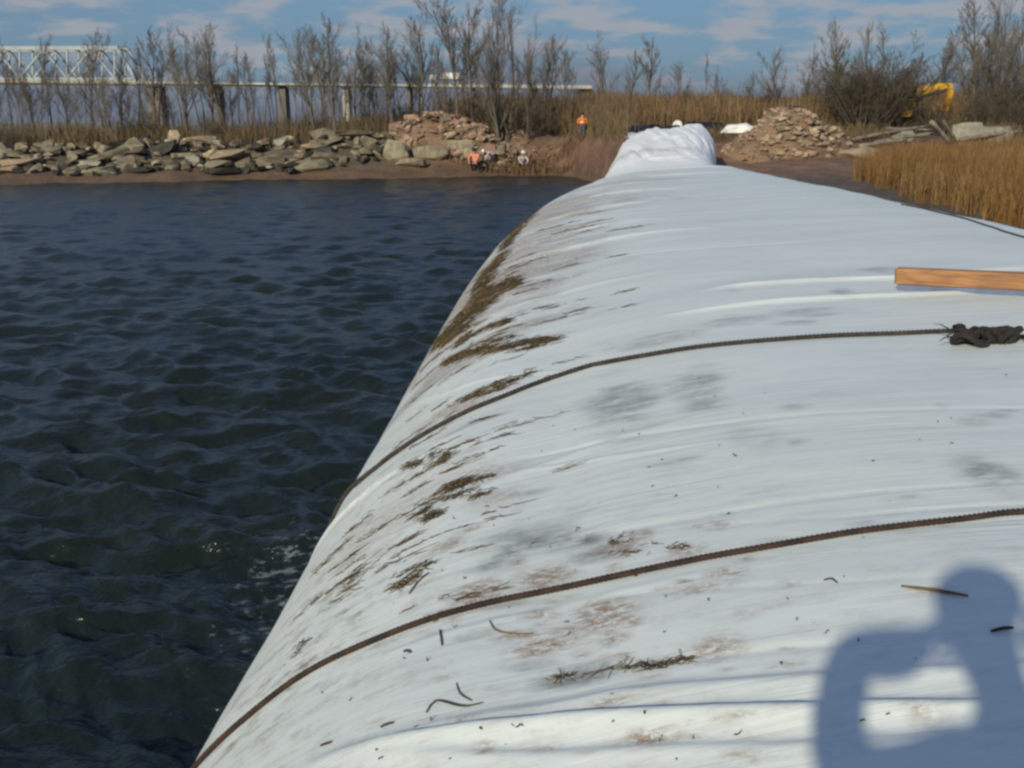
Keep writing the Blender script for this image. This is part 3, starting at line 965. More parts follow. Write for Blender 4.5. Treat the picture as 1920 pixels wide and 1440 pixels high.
for pix, r, m, lab in STK:
    P = [on_dam(*p) for p in pix]
    C = [snap(p, r * .8)[0] for p in spline(P, .02)]
    mb = MB(); n = len(C)
    mb.tube(C, [r * .55 * (.55 + .45 * math.sin(math.pi * (i + .6) / (n + .2))) for i in range(n)], 5)
    tag(mb.build('stick', SM[m], None, True), lab, 'stick', 'sticks on the dam')
# thin broken reed streaks drawn round the shoulder by the waves
sp = []
for k in range(95):
    y = random.uniform(400, 1150)
    xe = float(np.interp(y, [380, 640, 940, 1440], [1000, 815, 645, 375]))
    x = xe + abs(random.gauss(0, 1)) * 130 + 12
    p = on_dam(x, y)
    if p is None or p.y > 30: continue
    m = random.randint(5, 14); sc_ = max(1.0, p.y / 6)
    L = random.uniform(.10, .42) * sc_ ** .5
    for j in range(m):
        q = p + Vector((random.uniform(-.5, .5) * L, random.gauss(0, .012) * sc_, 0))
        sp.append((q, random.gauss(0, .22), random.uniform(.03, .12) * sc_ ** .7, random.uniform(.0010, .0024) * sc_ ** .6, random.choice((0, 0, 1, 2))))
tag(link('wrack_streaks', strand_mesh('wrack_streaks', sp, SM)), 'thin broken streaks of reed bits curving over the water-side shoulder of the dam', 'debris', kind='stuff')
# crumbs too many to count
sp = []
for k in range(150):
    x = random.uniform(560, 1900); y = random.uniform(700, 1430)
    if random.random() > (.9 if x < 1400 else .35): continue
    p = on_dam(x, y)
    if p is None or p.y > 9 or p.x < -1.4: continue
    sp.append((p, random.gauss(0, .5), random.uniform(.004, .03) * random.random(), random.uniform(.0010, .0034), random.choice((0, 2, 2))))
tag(link('debris_crumbs', strand_mesh('debris_crumbs', sp, SM)), 'tiny dark crumbs of reed scattered over the near white fabric', 'debris', kind='stuff')

# ------------------------------------------------------------------ stones


def hull_stone(name, sx, sy, sz, n=15, boxy=.6):
    bm_ = bmesh.new()
    for i in range(n):
        v = Vector((random.uniform(-1, 1), random.uniform(-1, 1), random.uniform(-1, 1)))
        m_ = max(abs(v.x), abs(v.y), abs(v.z))
        v = v / (m_ * boxy + v.length * (1 - boxy)) * random.uniform(.8, 1.0)
        bm_.verts.new((v.x * sx / 2, v.y * sy / 2, v.z * sz / 2))
    res = bmesh.ops.convex_hull(bm_, input=bm_.verts[:])
    for v in [v for v in bm_.verts if not v.link_faces]: bm_.verts.remove(v)
    me = bpy.data.meshes.new(name); bm_.to_mesh(me); bm_.free()
    return me


STONES = {}
for mk in ('stone_grey', 'stone_tan', 'stone_pink', 'concrete', 'stone_wet'):
    STONES[mk] = []
    for i in range(7):
        me = hull_stone('stone', 1, random.uniform(.7, 1.0), random.uniform(.45, .85), 16); me.materials.append(M[mk]); STONES[mk].append(me)


def put_stone(parent, mk, p, s, squash=1.0, name='stone'):
    o = link(name, random.choice(STONES[mk]), None, parent)
    o.location = Vector(p) - parent.location
    o.scale = (s, s * random.uniform(.7, 1), s * squash * random.uniform(.7, 1.05))
    o.rotation_euler = (random.gauss(0, .25), random.gauss(0, .25), random.uniform(0, 6.28))
    return o


# the stone bank along the left shore: (photo x, y of stone base line, y of top)
rv = empty('rock_bank', at(340, 310, 62)); rv.location.z = .6
tag(rv, 'long low bank of grey and tan boulders above the beach at left', 'rock bank')
PXS = [-260, 0, 150, 300, 450, 600, 690, 740]; BASE = [330, 323, 320, 317, 313, 308, 304, 302]; TOPP = [306, 299, 291, 280, 274, 264, 262, 266]
cnt = 0
for row in range(8):
    x = -70 + row * 7
    while x < 735:
        s_px = random.uniform(16, 42) * (1.0 if row else .9)
        b_ = np.interp(x, PXS, BASE); t_ = np.interp(x, PXS, TOPP)
        ys = float(np.interp(at(x, 310, 61).x, SX, SY))
        Y = ys + 1.9 + row * .48 + random.uniform(-.2, .2)
        X0 = at(x, 310, Y).x
        g = gz(X0, Y)
        big = random.random() < .16
        mk = 'stone_wet' if row == 0 else random.choices(('stone_grey', 'stone_tan', 'concrete', 'stone_wet'), (.66, .16, .07, .11))[0]
        o = put_stone(rv, mk, (X0, Y, g + .06 + .10 * row / 6 + random.uniform(0, .12)), s_px / px_per_m(Y) * (1.9 if big else random.choice((.6, .9, 1.2))), random.uniform(.4, .6) if big else random.uniform(.55, 1.15))
        o.rotation_euler = (random.gauss(0, .35), random.gauss(0, .28), random.uniform(0, 6.28)) if not big else (random.gauss(0, .2), random.gauss(0, .14), random.gauss(0, .4)); o.scale.x *= 1.3 if big else 1.05
        cnt += 1
        x += s_px * random.uniform(.75, 1.2) * (1.25 if big else 1)
# rubble heaps


def heap(name, label, cx, base_y, wpx, hpx, Y, n, mats, wts, smin=.18, smax=.75, skew=0.0):
    c0 = hit(cx, base_y); Y = c0.y + 1.4; w = wpx / px_per_m(Y); h = hpx / px_per_m(Y)
    c0.y = Y; c0.z = gz(c0.x, Y) - .25; h = at(cx, base_y - hpx, Y).z - c0.z
    root = empty(name, (c0.x, c0.y, c0.z))
    tag(root, label, 'rubble heap', 'rubble heaps on the bank')
    z0 = c0.z
    # earth core
    th = np.linspace(0, 2 * math.pi, 29)[:-1]; rr2 = np.linspace(0, 1.0, 9)
    V = []; F = []
    for r_ in rr2:
        for t in th:
            nz = float(fbm(np.array([math.cos(t) * 2 + cx]), np.array([math.sin(t) * 2 + r_ * 3]), 13, 3)[0])
            hh = h * (1 - r_ ** 2.6) * (1 + .35 * nz) * (1 + skew * math.cos(t) * r_) * .92
            gx_, gy_ = w / 2 * r_ * math.cos(t) * 1.02, 2.2 * r_ * math.sin(t)
            V.append((gx_, gy_, gz(c0.x + gx_, c0.y + gy_) - root.location.z + hh - .06))
    k = len(th)
    for i in range(len(rr2) - 1):
        for j in range(k):
            j2 = (j + 1) % k
            F.append((i * k + j, i * k + j2, (i + 1) * k + j2, (i + 1) * k + j))
    m_ = MB(); m_.v = V; m_.f = F
    m_.build('earth_core', M['heap_earth'], root, True)
    for i in range(n):
        t = random.uniform(math.pi * .95, math.pi * 2.05); r_ = math.sqrt(random.random())
        s = random.uniform(smin, smax) * (1.25 - .4 * random.random()); s = smin + (smax - smin) * random.random() ** 2.2
        hh = h * (1 - r_ ** 2.6) * (1 + skew * math.cos(t) * r_) * .93
        qx, qy = c0.x + w / 2 * r_ * math.cos(t), c0.y + 2.2 * r_ * math.sin(t)
        p = Vector((qx, qy, gz(qx, qy) + hh))
        put_stone(root, random.choices(mats, wts)[0], p, s, random.uniform(.5, .95))
    return root


M['heap_earth'] = simple('heap_earth', (0.24, 0.155, 0.10), (0.15, 0.10, 0.065), 1.5, 0.95, .05)
heap('rubble_heap', 'pinkish tan rubble heap on the left bank above pale slabs', 845, 288, 260, 66, 68, 270, ('stone_pink', 'stone_tan', 'stone_grey'), (.45, .4, .15), .22, 1.15, -.1)
heap('rubble_heap', 'tallest tan rubble heap just right of the dam end', 1486, 294, 172, 86, 62, 290, ('stone_tan', 'stone_pink', 'stone_grey'), (.5, .26, .24), .2, .85)
heap('rubble_heap', 'low tan rubble mound at the left foot of the tall right heap', 1418, 298, 110, 44, 60, 110, ('stone_tan', 'stone_pink', 'stone_grey'), (.5, .3, .2), .2, .6)
heap('rubble_heap', 'low grey rubble mound at the right foot of the tall right heap', 1558, 288, 100, 44, 60, 90, ('stone_tan', 'stone_grey'), (.5, .5), .2, .7)
heap('rubble_heap', 'low reddish soil heap with small stones beside the workers', 985, 292, 150, 38, 68, 60, ('stone_pink', 'stone_tan'), (.7, .3), .1, .4)
for (cx, cy, wpx, hpx, Y, tl, lab) in [(805, 287, 80, 30, 65.5, .05, 'broad pale concrete slab leaning under the left rubble heap'), (868, 284, 70, 40, 65.8, -.04, 'square pale concrete slab next to the gap in the left rubble heap'),
                                     (745, 285, 60, 44, 66, .16, 'greenish grey slab at the left foot of the left rubble heap'), (770, 306, 64, 14, 65, .0, 'long low slab on the beach under the left rubble heap')]:
    p = hit(cx, cy + hpx * .35); Y = p.y; k = px_per_m(Y); p.z += hpx / k * .3
    me = hull_stone('concrete_slab', wpx / k, .9, hpx / k, 30, .9)
    o = link('concrete_slab', me, M['slab']); o.location = p; o.rotation_euler = (-.35, tl, random.uniform(-.15, .15))
    tag(o, lab, 'concrete slab', 'concrete slabs on the left bank')
# boulders along the right foot
for (cx, cy, wpx, Y, mk, lab) in [(1610, 288, 72, 61, 'stone_tan', 'pale rounded boulder at the edge of the reeds'), (1420, 288, 46, 58, 'stone_tan', 'tan boulder at the left foot of the right rubble heap'),
                                  (1515, 284, 56, 58.5, 'concrete', 'pale block at the foot of the right rubble heap'), (1575, 272, 46, 62, 'stone_grey', 'grey boulder behind the pale rounded boulder'),
                                  (1500, 207, 36, 63, 'stone_pink', 'flat stone crowning the right rubble heap')]:
    o = link('boulder', random.choice(STONES[mk])); k = px_per_m(Y)
    o.location = at(cx, cy, Y) if cy < 220 else hit(cx, cy + 8) + Vector((0, 0, .1)); s = wpx / k; o.scale = (s * 1.1, s * .8, s * .62); o.rotation_euler = (.1, -.1, random.uniform(-.4, .4))
    tag(o, lab, 'boulder', 'boulders on the bank')

# ------------------------------------------------------------------ driftwood and blocks, right bank
DW = [((1745, 228), (1782, 268), .26, 64, 'pale squared post leaning among the driftwood, left of its darker twin'), ((1768, 226), (1795, 270), .20, 64.5, 'darker post leaning beside the pale squared post'),
      ((1598, 262), (1740, 236), .22, 66, 'long grey log sloping up toward the leaning posts'), ((1640, 268), (1750, 250), .26, 65, 'grey log lying under the long sloping log'),
      ((1660, 242), (1745, 244), .20, 68, 'short level log behind the sloping logs'), ((1800, 262), (1915, 246), .24, 66, 'grey log at the right edge above the reeds'),
      ((1830, 240), (1925, 238), .2, 69, 'thin level log farthest to the right behind the reeds'), ((1610, 275), (1700, 262), .25, 63.5, 'log half sunk in mud behind the pale boulder')]
for (a, b, w, Y, lab) in DW:
    pa, pb = at(*a, Y), at(*b, Y + .8)
    pts = spline([pa, (pa * .6 + pb * .4) + Vector((0, 0, .05)), pb], .4)
    mb = MB(); n = len(pts); mb.tube(pts, [w * (.55 + .12 * math.sin(i * 2.1)) * (1 - .25 * i / n) for i in range(n)], 6)
    tag(mb.build('driftwood_log', M['wood_grey'], None, True), lab, 'driftwood', 'driftwood on the right bank')
for (cx, cy, w, h, Y, lab) in [(1812, 248, 60, 38, 67, 'tallest grey concrete block behind the reeds'), (1872, 254, 70, 30, 67, 'long grey concrete block right of the tallest block'), (1690, 256, 50, 26, 67, 'low concrete block under the sloping logs')]:
    p = at(cx, cy, Y); k = px_per_m(Y)
    me = hull_stone('concrete_block', w / k, 1.2, h / k * 1.15, 18, .78)
    o = link('concrete_block', me, M['concrete']); o.location = p
    tag(o, lab, 'concrete block', 'concrete blocks on the right bank')

# ------------------------------------------------------------------ sheeting behind the dam end


def crumple(name, pts_px, base_y, depth, mat, label, cat, seed, Y=None):
    """a heap of sheeting: ridge through the pixels, falling to the ground in front and behind"""
    xm = sum(p[0] for p in pts_px) / len(pts_px)
    fix = Y is not None
    if not fix: Y = hit(xm, base_y, 58).y + depth
    ridge = spline([at(x, y, Y) for x, y in pts_px], .10)
    n = len(ridge); V = []; F = []; m = 15
    for i, p in enumerate(ridge):
        f_ = i / (n - 1)
        e = min(1.0, min(f_, 1 - f_) * 7) ** .6
        for j in range(m):
            a = math.pi * j / (m - 1)
            nz = float(fbm(np.array([i * .28]), np.array([j * .7]), seed, 4, .65)[0])
            y = p[1] - math.cos(a) * depth * (1 + .5 * nz)
            g = gz(p[0], y) - .06 if not fix else at(pts_px[0][0], base_y, Y).z
            V.append((p[0] + nz * .12, y, g + max(0, (p[2] - g)) * (math.sin(a) ** .65 if 0 < j < m - 1 else 0) * e * (1 + .22 * nz)))
    for i in range(n - 1):
        for j in range(m - 1):
            F.append((i * m + j, i * m + j + 1, (i + 1) * m + j + 1, (i + 1) * m + j))
    o = link(name, mesh_np(name, V, F), mat)
    return tag(o, label, cat)


crumple('black_sheeting', [(1145, 243), (1180, 236), (1215, 234), (1250, 237), (1290, 236)], 256, .7, M['black_sheet'], 'low black plastic sheeting heap behind the left half of the dam end', 'sheeting', 4)
crumple('black_sheeting', [(1274, 233), (1300, 229), (1330, 231), (1370, 231)], 256, .6, M['black_sheet'], 'black plastic roll between the white bag and the white sheeting', 'sheeting', 6)
crumple('white_sheeting', [(1354, 238), (1370, 233), (1395, 233), (1418, 239)], 249, .4, M['white_sheet'], 'white fabric roll between the black roll and the right rubble heap', 'sheeting', 8, 63.2)
crumple('white_bag', [(1259, 231), (1267, 227), (1274, 227), (1281, 233)], 252, .3, M['white_sheet'], 'small white bag standing on the black sheeting', 'bag', 10)

# ------------------------------------------------------------------ trees


def grow_tree(seed, height, r0, kind):
    rnd = random.Random(seed)
    trunk, crown = MB(), MB()

    def branch(p, d, L, r, lvl):
        n = (6, 5, 4, 3, 2)[lvl]
        pts = [p]; rad = [r]
        q = p; dd = d.normalized()
        for i in range(n):
            j = .07 if lvl == 0 else .13
            dd = (dd + Vector((rnd.gauss(0, j), rnd.gauss(0, j), rnd.gauss(0, j * .5) + (.05 if lvl else .02)))).normalized()
            q = q + dd * (L / n)
            pts.append(q); rad.append(max(r * (1 - (i + 1) / n * (.72 if lvl else .8)), .0055))
        (trunk if lvl <= 1 else crown).tube(pts, rad, (6, 5, 3, 3, 3)[lvl], False)
        if lvl >= 4: return
        if kind == 'slender': cn = (18, 9, 7, 5)[lvl]; ang_ = (.55, .5, .55, .6)[lvl]; frac = (.42, .45, .5, .5)[lvl]; lo = (.32, .2, .2, .2)[lvl]
        elif kind == 'vase': cn = (14, 9, 7, 5)[lvl]; ang_ = (.62, .45, .5, .55)[lvl]; frac = (.62, .5, .5, .5)[lvl]; lo = (.22, .25, .2, .2)[lvl]
        elif kind == 'pole': cn = (13, 6, 6, 4)[lvl]; ang_ = (.42, .5, .5, .5)[lvl]; frac = (.28, .5, .5, .5)[lvl]; lo = (.5, .2, .2, .2)[lvl]
        else: cn = (10, 9, 7, 5)[lvl]; ang_ = (.6, .5, .55, .6)[lvl]; frac = (.7, .55, .5, .5)[lvl]; lo = (.1, .15, .2, .2)[lvl]
        for k in range(cn):
            t = lo + (1 - lo) * (k + rnd.random()) / cn
            f_ = t * n; i0 = min(int(f_), n - 1)
            b = pts[i0].lerp(pts[i0 + 1], f_ - i0)
            dl = (pts[i0 + 1] - pts[i0]).normalized()
            az = rnd.uniform(0, 6.283); o_ = dl.orthogonal().normalized(); o2 = dl.cross(o_)
            a_ = ang_ * rnd.uniform(.7, 1.25)
            nd = dl * math.cos(a_) + (o_ * math.cos(az) + o2 * math.sin(az)) * math.sin(a_)
            ln = L * frac * rnd.uniform(.65, 1.15) * (1 - .45 * t)
            branch(b, nd, ln, max(r * (1 - t * .75) * .52, .0085), lvl + 1)

    if kind == 'shrub':
        for s in range(13):
            a = s * .9 + rnd.random(); lean = rnd.uniform(.15, .6)
            branch(Vector((math.cos(a) * .15, math.sin(a) * .15, -.1)), Vector((math.cos(a) * lean, math.sin(a) * lean, 1)), height * rnd.uniform(.6, .95), r0, 1)
    elif kind == 'multi':
        for s in range(4):
            a = s * 1.6 + rnd.random(); lean = rnd.uniform(.05, .18)
            branch(Vector((math.cos(a) * .25, math.sin(a) * .25, -.2)), Vector((math.cos(a) * lean, math.sin(a) * lean, 1)), height * rnd.uniform(.75, 1), r0 * rnd.uniform(.7, 1), 0 if s < 2 else 1)
    else:
        branch(Vector((0, 0, -.2)), Vector((rnd.gauss(0, .04), rnd.gauss(0, .04), 1)), height, r0, 0)
    return trunk.mesh('trunk', True), crown.mesh('crown', True)


PROTO = {}
for nm, sd, h, r, kd in (('slender_a', 1, 10, .17, 'slender'), ('slender_b', 2, 10, .16, 'slender'), ('vase_a', 3, 10, .19, 'vase'), ('vase_b', 4, 10, .18, 'vase'),
                         ('pole_a', 5, 10, .12, 'pole'), ('pole_b', 6, 10, .11, 'pole'), ('multi_a', 7, 10, .20, 'multi'), ('shrub_a', 8, 5, .05, 'shrub'), ('shrub_b', 9, 5, .05, 'shrub')):
    a, b = grow_tree(sd, h, r, kd)
    tw = M['shrub_twig'] if kd == 'shrub' else M['twig']
    a.materials.append(M['bark'] if kd != 'shrub' else M['shrub_twig']); b.materials.append(tw)
    zmax = max(v.co.z for v in b.vertices)
    PROTO[nm] = (a, b, zmax)


def tree(nm, proto, px, base_py, top_py, Y, label, cat, group, wide=1.0):
    tr, cr, zm = PROTO[proto]
    p = at(px, base_py, Y); g = gz(p.x, p.y)
    topz = at(px, top_py, Y).z
    s = max(topz - g, .5) / zm
    root = empty(nm, (p.x, p.y, g - .05), random.uniform(0, 6.28))
    root.scale = (s * wide, s * wide, s)
    tag(root, label, cat, group)
    link('trunk', tr, None, root); link('crown', cr, None, root)
    return root


def ORD20(k):
    tens = ['', '', 'twenty', 'thirty', 'forty', 'fifty', 'sixty', 'seventy']
    one = 'first second third fourth fifth sixth seventh eighth ninth tenth eleventh twelfth thirteenth fourteenth fifteenth sixteenth seventeenth eighteenth nineteenth'.split()
    k += 1
    if k < 20: return one[k - 1]
    return (tens[k // 10] + '-' + one[k % 10 - 1]) if k % 10 else {20: 'twentieth', 30: 'thirtieth', 40: 'fortieth', 50: 'fiftieth', 60: 'sixtieth', 70: 'seventieth'}[k]


TREES = [  # photo x, top y, depth, shape, words
    (-30, 90, 66, 'slender_a', 'bare tree at the very left edge of the shore'), (22, 120, 64, 'pole_a', 'thin bare sapling below the left end of the truss'), (48, 140, 66, 'pole_b', 'thin bare sapling, second from the left edge'),
    (78, 100, 64, 'pole_a', 'straight thin trunk in front of the truss, third from the left edge'), (90, 130, 67, 'pole_b', 'straight thin trunk close beside the third sapling from the left'), (112, 120, 65, 'pole_b', 'straight thin dark trunk under the middle of the truss'),
    (130, 150, 67, 'pole_a', 'thin trunk just right of the truss middle'), (212, 135, 63, 'vase_a', 'short forked bare tree beneath the right end of the truss'), (180, 170, 66, 'slender_b', 'small bare tree left of the forked tree by the truss end'),
    (245, 140, 68, 'slender_a', 'bare tree in front of the truss end post'), (290, 48, 69, 'slender_b', 'tall narrow bare tree beside the wide brown pier'), (352, 36, 66, 'vase_b', 'vase-shaped bare tree with a dark trunk right of the wide pier'),
    (398, 55, 68, 'slender_a', 'bare tree right of the vase-shaped tree'), (428, 34, 70, 'vase_a', 'broad bare tree before the bright bridge parapet'), (470, 90, 67, 'slender_b', 'smaller bare tree left of the orange pier'),
    (520, 100, 72, 'pole_a', 'thin bare tree in front of the orange pier'), (592, 40, 69, 'vase_a', 'spreading bare tree left of the pale slim pier'), (630, 18, 67, 'slender_a', 'tall bare tree beside the pale slim pier'),
    (668, 36, 71, 'vase_b', 'leaning bare tree right of the pale slim pier'), (738, 46, 70, 'vase_b', 'bare tree above the left rubble heap with a short trunk'), (792, 16, 72, 'vase_a', 'tall spreading bare tree left of the white truck'),
    (828, 120, 68, 'pole_b', 'thin short trunk in front of the white truck'), (856, -30, 71, 'slender_b', 'very tall bare tree, left one of the pair above the left rubble heap'), (886, -10, 71, 'slender_a', 'very tall bare tree, right one of the pair above the left rubble heap'),
    (938, -60, 70, 'multi_a', 'tallest thick multi-stemmed bare tree at top centre'), (968, 20, 72, 'pole_a', 'slim bare tree right of the tallest tree'), (988, 60, 70, 'pole_b', 'slim bare trunk, second right of the tallest tree'),
    (1004, 90, 74, 'slender_b', 'smaller bare tree, third right of the tallest tree'), (1062, 80, 85, 'slender_a', 'distant pale bare tree behind the standing orange-vested worker'), (1132, 52, 90, 'vase_b', 'bare tree behind the tan grass left of the white dam end'),
    (1180, 90, 95, 'slender_b', 'thin distant bare tree above the middle of the dam end'), (1215, 60, 92, 'slender_a', 'bare tree rising straight over the white dam end'), (1265, 110, 100, 'vase_a', 'low distant bare tree over the black sheeting'),
    (1322, 95, 105, 'pole_b', 'faint thin bare tree over the black roll'), (1345, 120, 108, 'vase_b', 'faint small bare tree on the skyline right of the thin one'), (1400, 130, 110, 'slender_b', 'faint low bare tree over the white sheeting'),
    (1468, 82, 92, 'vase_a', 'rounded bare tree over the right rubble heap'), (1510, 75, 95, 'vase_b', 'rounded bare tree right of the one over the right rubble heap'), (1560, 70, 90, 'slender_a', 'bare tree left of the big round shrub'),
    (1715, 95, 91, 'slender_b', 'thin bare tree left of the yellow excavator arm'), (1762, 90, 95, 'slender_a', 'bare tree behind the yellow excavator arm'), (1815, -10, 80, 'slender_b', 'tall bare tree right of the excavator arm'),
    (1800, 70, 92, 'vase_a', 'spreading bare tree just right of the excavator stick'), (1838, 40, 84, 'slender_a', 'bare tree between the excavator arm and the tall multi-stemmed tree'), (1880, 50, 88, 'vase_a', 'bare tree in the gap behind the tall multi-stemmed tree'),
    (1862, -60, 76, 'multi_a', 'tall multi-stemmed bare tree near the right edge'), (1900, -20, 78, 'vase_b', 'broad tall bare tree at the right edge'), (1945, 10, 74, 'slender_a', 'tall bare tree cut by the right edge')]
for px, ty, Y, pr, lab in TREES:
    tree('bare_tree', pr, px, 262 if px < 1020 else 235, ty, Y, lab, 'tree', 'bare winter trees on the far bank', random.uniform(.85, 1.1) * (.8 if pr.startswith('pole') else (.62 if pr == 'multi_a' else 1)))
rb = random.Random(5)
NEAR = [(0, 'the left picture edge'), (60, 'the left part of the truss'), (140, 'the middle of the truss'), (215, 'the truss end'), (282, 'the wide brown pier'), (350, 'the vase-shaped tree'), (430, 'the bright parapet'), (525, 'the orange pier'),
        (590, 'the spreading tree'), (645, 'the pale slim pier'), (738, 'the left end of the left rubble heap'), (830, 'the white lorry'), (940, 'the tallest tree'), (1090, 'the standing worker'), (1250, 'the white dam end'), (1480, 'the right rubble heap'), (1640, 'the biggest shrub'), (1780, 'the excavator arm'), (1900, 'the right picture edge')]
for k in range(78):
    px = -20 + k * 15.2 + rb.uniform(-7, 7) if k < 70 else 1560 + (k - 70) * 48
    Y = rb.uniform(70, 78) if k < 70 else rb.uniform(87, 93); ty = rb.uniform(40, 160) if px < 560 else rb.uniform(25, 140)
    nm_ = min(NEAR, key=lambda q: abs(q[0] - px))[1]
    tree('bare_tree', rb.choice(('slender_a', 'slender_b', 'pole_a', 'pole_b', 'vase_b')), px, 262, ty, Y, 'slim tree, %s in the back row, near %s' % (ORD20(k), nm_), 'tree', 'slim trees of the back row', rb.uniform(.7, 1.0))
SHR = [(1640, 84, 73, 'shrub_b', 1.3, 'dense bare shrub in the middle of the big clump beside the right rubble heap'), (1618, 92, 71, 'shrub_a', 1.3, 'bare shrub at the left front of the big clump'), (1652, 100, 71, 'shrub_b', .9, 'bare shrub at the right front of the big clump'),
       (1635, 62, 72, 'shrub_a', 1.5, 'biggest rounded bare shrub, beside the right rubble heap'), (1600, 110, 75, 'shrub_b', 1.2, 'bare shrub at the left side of the biggest shrub'), (1668, 125, 74, 'shrub_b', 1.0, 'bare shrub at the right side of the biggest shrub'),
       (1112, 150, 84, 'shrub_b', 1.1, 'brown shrub in the tan grass right of the standing worker'), (1185, 158, 88, 'shrub_a', 1.1, 'shrub on the grassy rise over the left half of the dam end'), (1295, 156, 90, 'shrub_b', 1.1, 'shrub on the grassy rise over the black roll'),
       (1365, 150, 92, 'shrub_a', 1.1, 'shrub on the grassy skyline over the white sheeting'), (1435, 142, 90, 'shrub_b', 1.1, 'shrub on the skyline left of the right rubble heap'), (1530, 128, 86, 'shrub_a', 1.1, 'shrub on the skyline right of the right rubble heap'),
       (1725, 130, 89, 'shrub_b', 1.2, 'thin shrub standing just behind the excavator boom'), (1812, 130, 88, 'shrub_a', 1.2, 'tall shrub right of the excavator stick'), (1860, 110, 75, 'shrub_b', 1.2, 'tall shrub under the multi-stemmed tree near the right edge'), (1910, 100, 75, 'shrub_a', 1.2, 'tall shrub under the broad tree at the right edge'),
       (1755, 195, 71, 'shrub_a', 1.3, 'low dark shrub under the excavator arm'), (1830, 165, 70, 'shrub_b', 1.3, 'dark shrub right of the excavator arm'), (1890, 150, 70, 'shrub_a', 1.3, 'dark shrub at the foot of the tall trees near the right edge'),
       (1940, 140, 72, 'shrub_b', 1.2, 'dark shrub cut by the right edge'), (990, 165, 71, 'shrub_a', 1.3, 'dark shrub right of the left rubble heap'), (945, 185, 72, 'shrub_b', 1.3, 'dark shrub at the foot of the tallest tree'),
       (890, 180, 73, 'shrub_a', 1.2, 'bare shrub behind the top of the left rubble heap'), (770, 180, 72, 'shrub_b', 1.3, 'greenish shrub behind the left end of the left rubble heap'), (700, 190, 71, 'shrub_a', 1.2, 'bare shrub left of the left rubble heap'),
       (590, 205, 70, 'shrub_b', 1.3, 'low shrub between the orange and the pale slim pier'), (400, 205, 67, 'shrub_a', 1.1, 'low shrub below the bright bridge parapet'), (265, 190, 66, 'shrub_b', 1.2, 'dark shrub in front of the wide brown pier'),
       (235, 215, 64, 'shrub_a', 1.1, 'low dark shrub left of the wide brown pier'), (20, 225, 61, 'shrub_b', 1.2, 'low shrub at the left edge of the shore'), (1050, 190, 78, 'shrub_a', 1.2, 'brown shrub left of the standing worker')]
for px, ty, Y, pr, wd, lab in SHR:
    tree('bare_shrub', pr, px, 258 if px < 1020 else 232, ty, Y, lab, 'shrub', 'bare shrubs on the far bank', wd)

# ------------------------------------------------------------------ grass and reeds (nobody could count them)


def blades(name, pts, hts, wid, lean, mat, label, cat, tilt_dir=None):
    n = len(pts)
    P = np.asarray(pts); H = np.asarray(hts)
    az = RNG.uniform(0, 2 * np.pi, n); la = RNG.normal(0, lean, (n, 2))
    side = np.stack([np.cos(az), np.sin(az), np.zeros(n)], 1) * (wid * RNG.uniform(.6, 1.4, n))[:, None] / 2
    top = P + np.stack([la[:, 0] * H, la[:, 1] * H, H], 1)
    midp = P * .45 + top * .55 + np.stack([-la[:, 0] * H * .15, -la[:, 1] * H * .15, np.zeros(n)], 1)
    plume = RNG.random(n) < .4
    sm = side * np.where(plume, .9, .8)[:, None]
    V = np.stack([P - side * .7, P + side * .7, midp - sm, midp + sm, top - side * .55, top + side * .25], 1).reshape(-1, 3)
    b = np.arange(n)[:, None] * 6
    F = np.stack([b + np.array([[0, 1, 3, 2]]), b + np.array([[2, 3, 5, 4]])], 1).reshape(-1, 4)
    me = mesh_np(name, V, F, False)
    sh = np.clip(RNG.normal(.5, .25, n) + 0.5 * fbm(P[:, 0] * .4, P[:, 1] * .4, 71, 3), 0, 1)
    a = me.attributes.new('shade', 'FLOAT', 'POINT'); a.data.foreach_set('value', np.repeat(sh, 6).astype(np.float32))
    o = link(name, me, mat)
    return tag(o, label, cat, kind='stuff')


def scatter(n, x0, x1, y0, y1, fn):
    X = RNG.uniform(x0, x1, n); Y = RNG.uniform(y0, y1, n)
    k = fn(X, Y)
    X, Y = X[k], Y[k]
    return np.stack([X, Y, ground_z(X, Y) - .03], 1)


# rust-coloured reed bed on the right
def reed_in(X, Y):
    edge = np.interp(Y, [22, 34, 40, 46, 52, 56], [14.6, 15.3, 14.8, 14.5, 15.0, 19]) + fbm(Y * .8, X * 0, 3, 3) * .9
    return (X > edge) & (Y < 53 + fbm(X * .5, Y * 0, 4, 2))
P = scatter(78000, 14, 36, 22, 54, reed_in)
H = (1.85 + .30 * fbm(P[:, 0] * .5, P[:, 1] * .5, 6, 3)) * RNG.uniform(.45, 1.10, len(P)) ** .8
H *= np.interp(P[:, 0] - np.interp(P[:, 1], [30, 34, 40, 46, 52, 56], [15.2, 15.3, 14.8, 14.5, 15.0, 19]), [-.5, .4, 2.0], [.55, .8, 1.0])
blades('reed_bed', P, H, .022, .13, M['reed'], 'dense rust-orange reed bed on the mud at right', 'reeds')
# tan marsh grass on the rise behind
P = scatter(46000, -10, 62, 73, 112, lambda X, Y: (Y > 73 + 3 * fbm(X * .2, Y * .2, 2, 2)) & (X > -9 + (Y - 73) * .1))
H = (2.35 + 1.4 * fbm(P[:, 0] * .3, P[:, 1] * .3, 16, 4, .6)) * RNG.uniform(.6, 1.05, len(P))
blades('marsh_grass', P, H, .055, .13, M['marsh'], 'tan marsh grass covering the rise behind the dam end', 'grass')
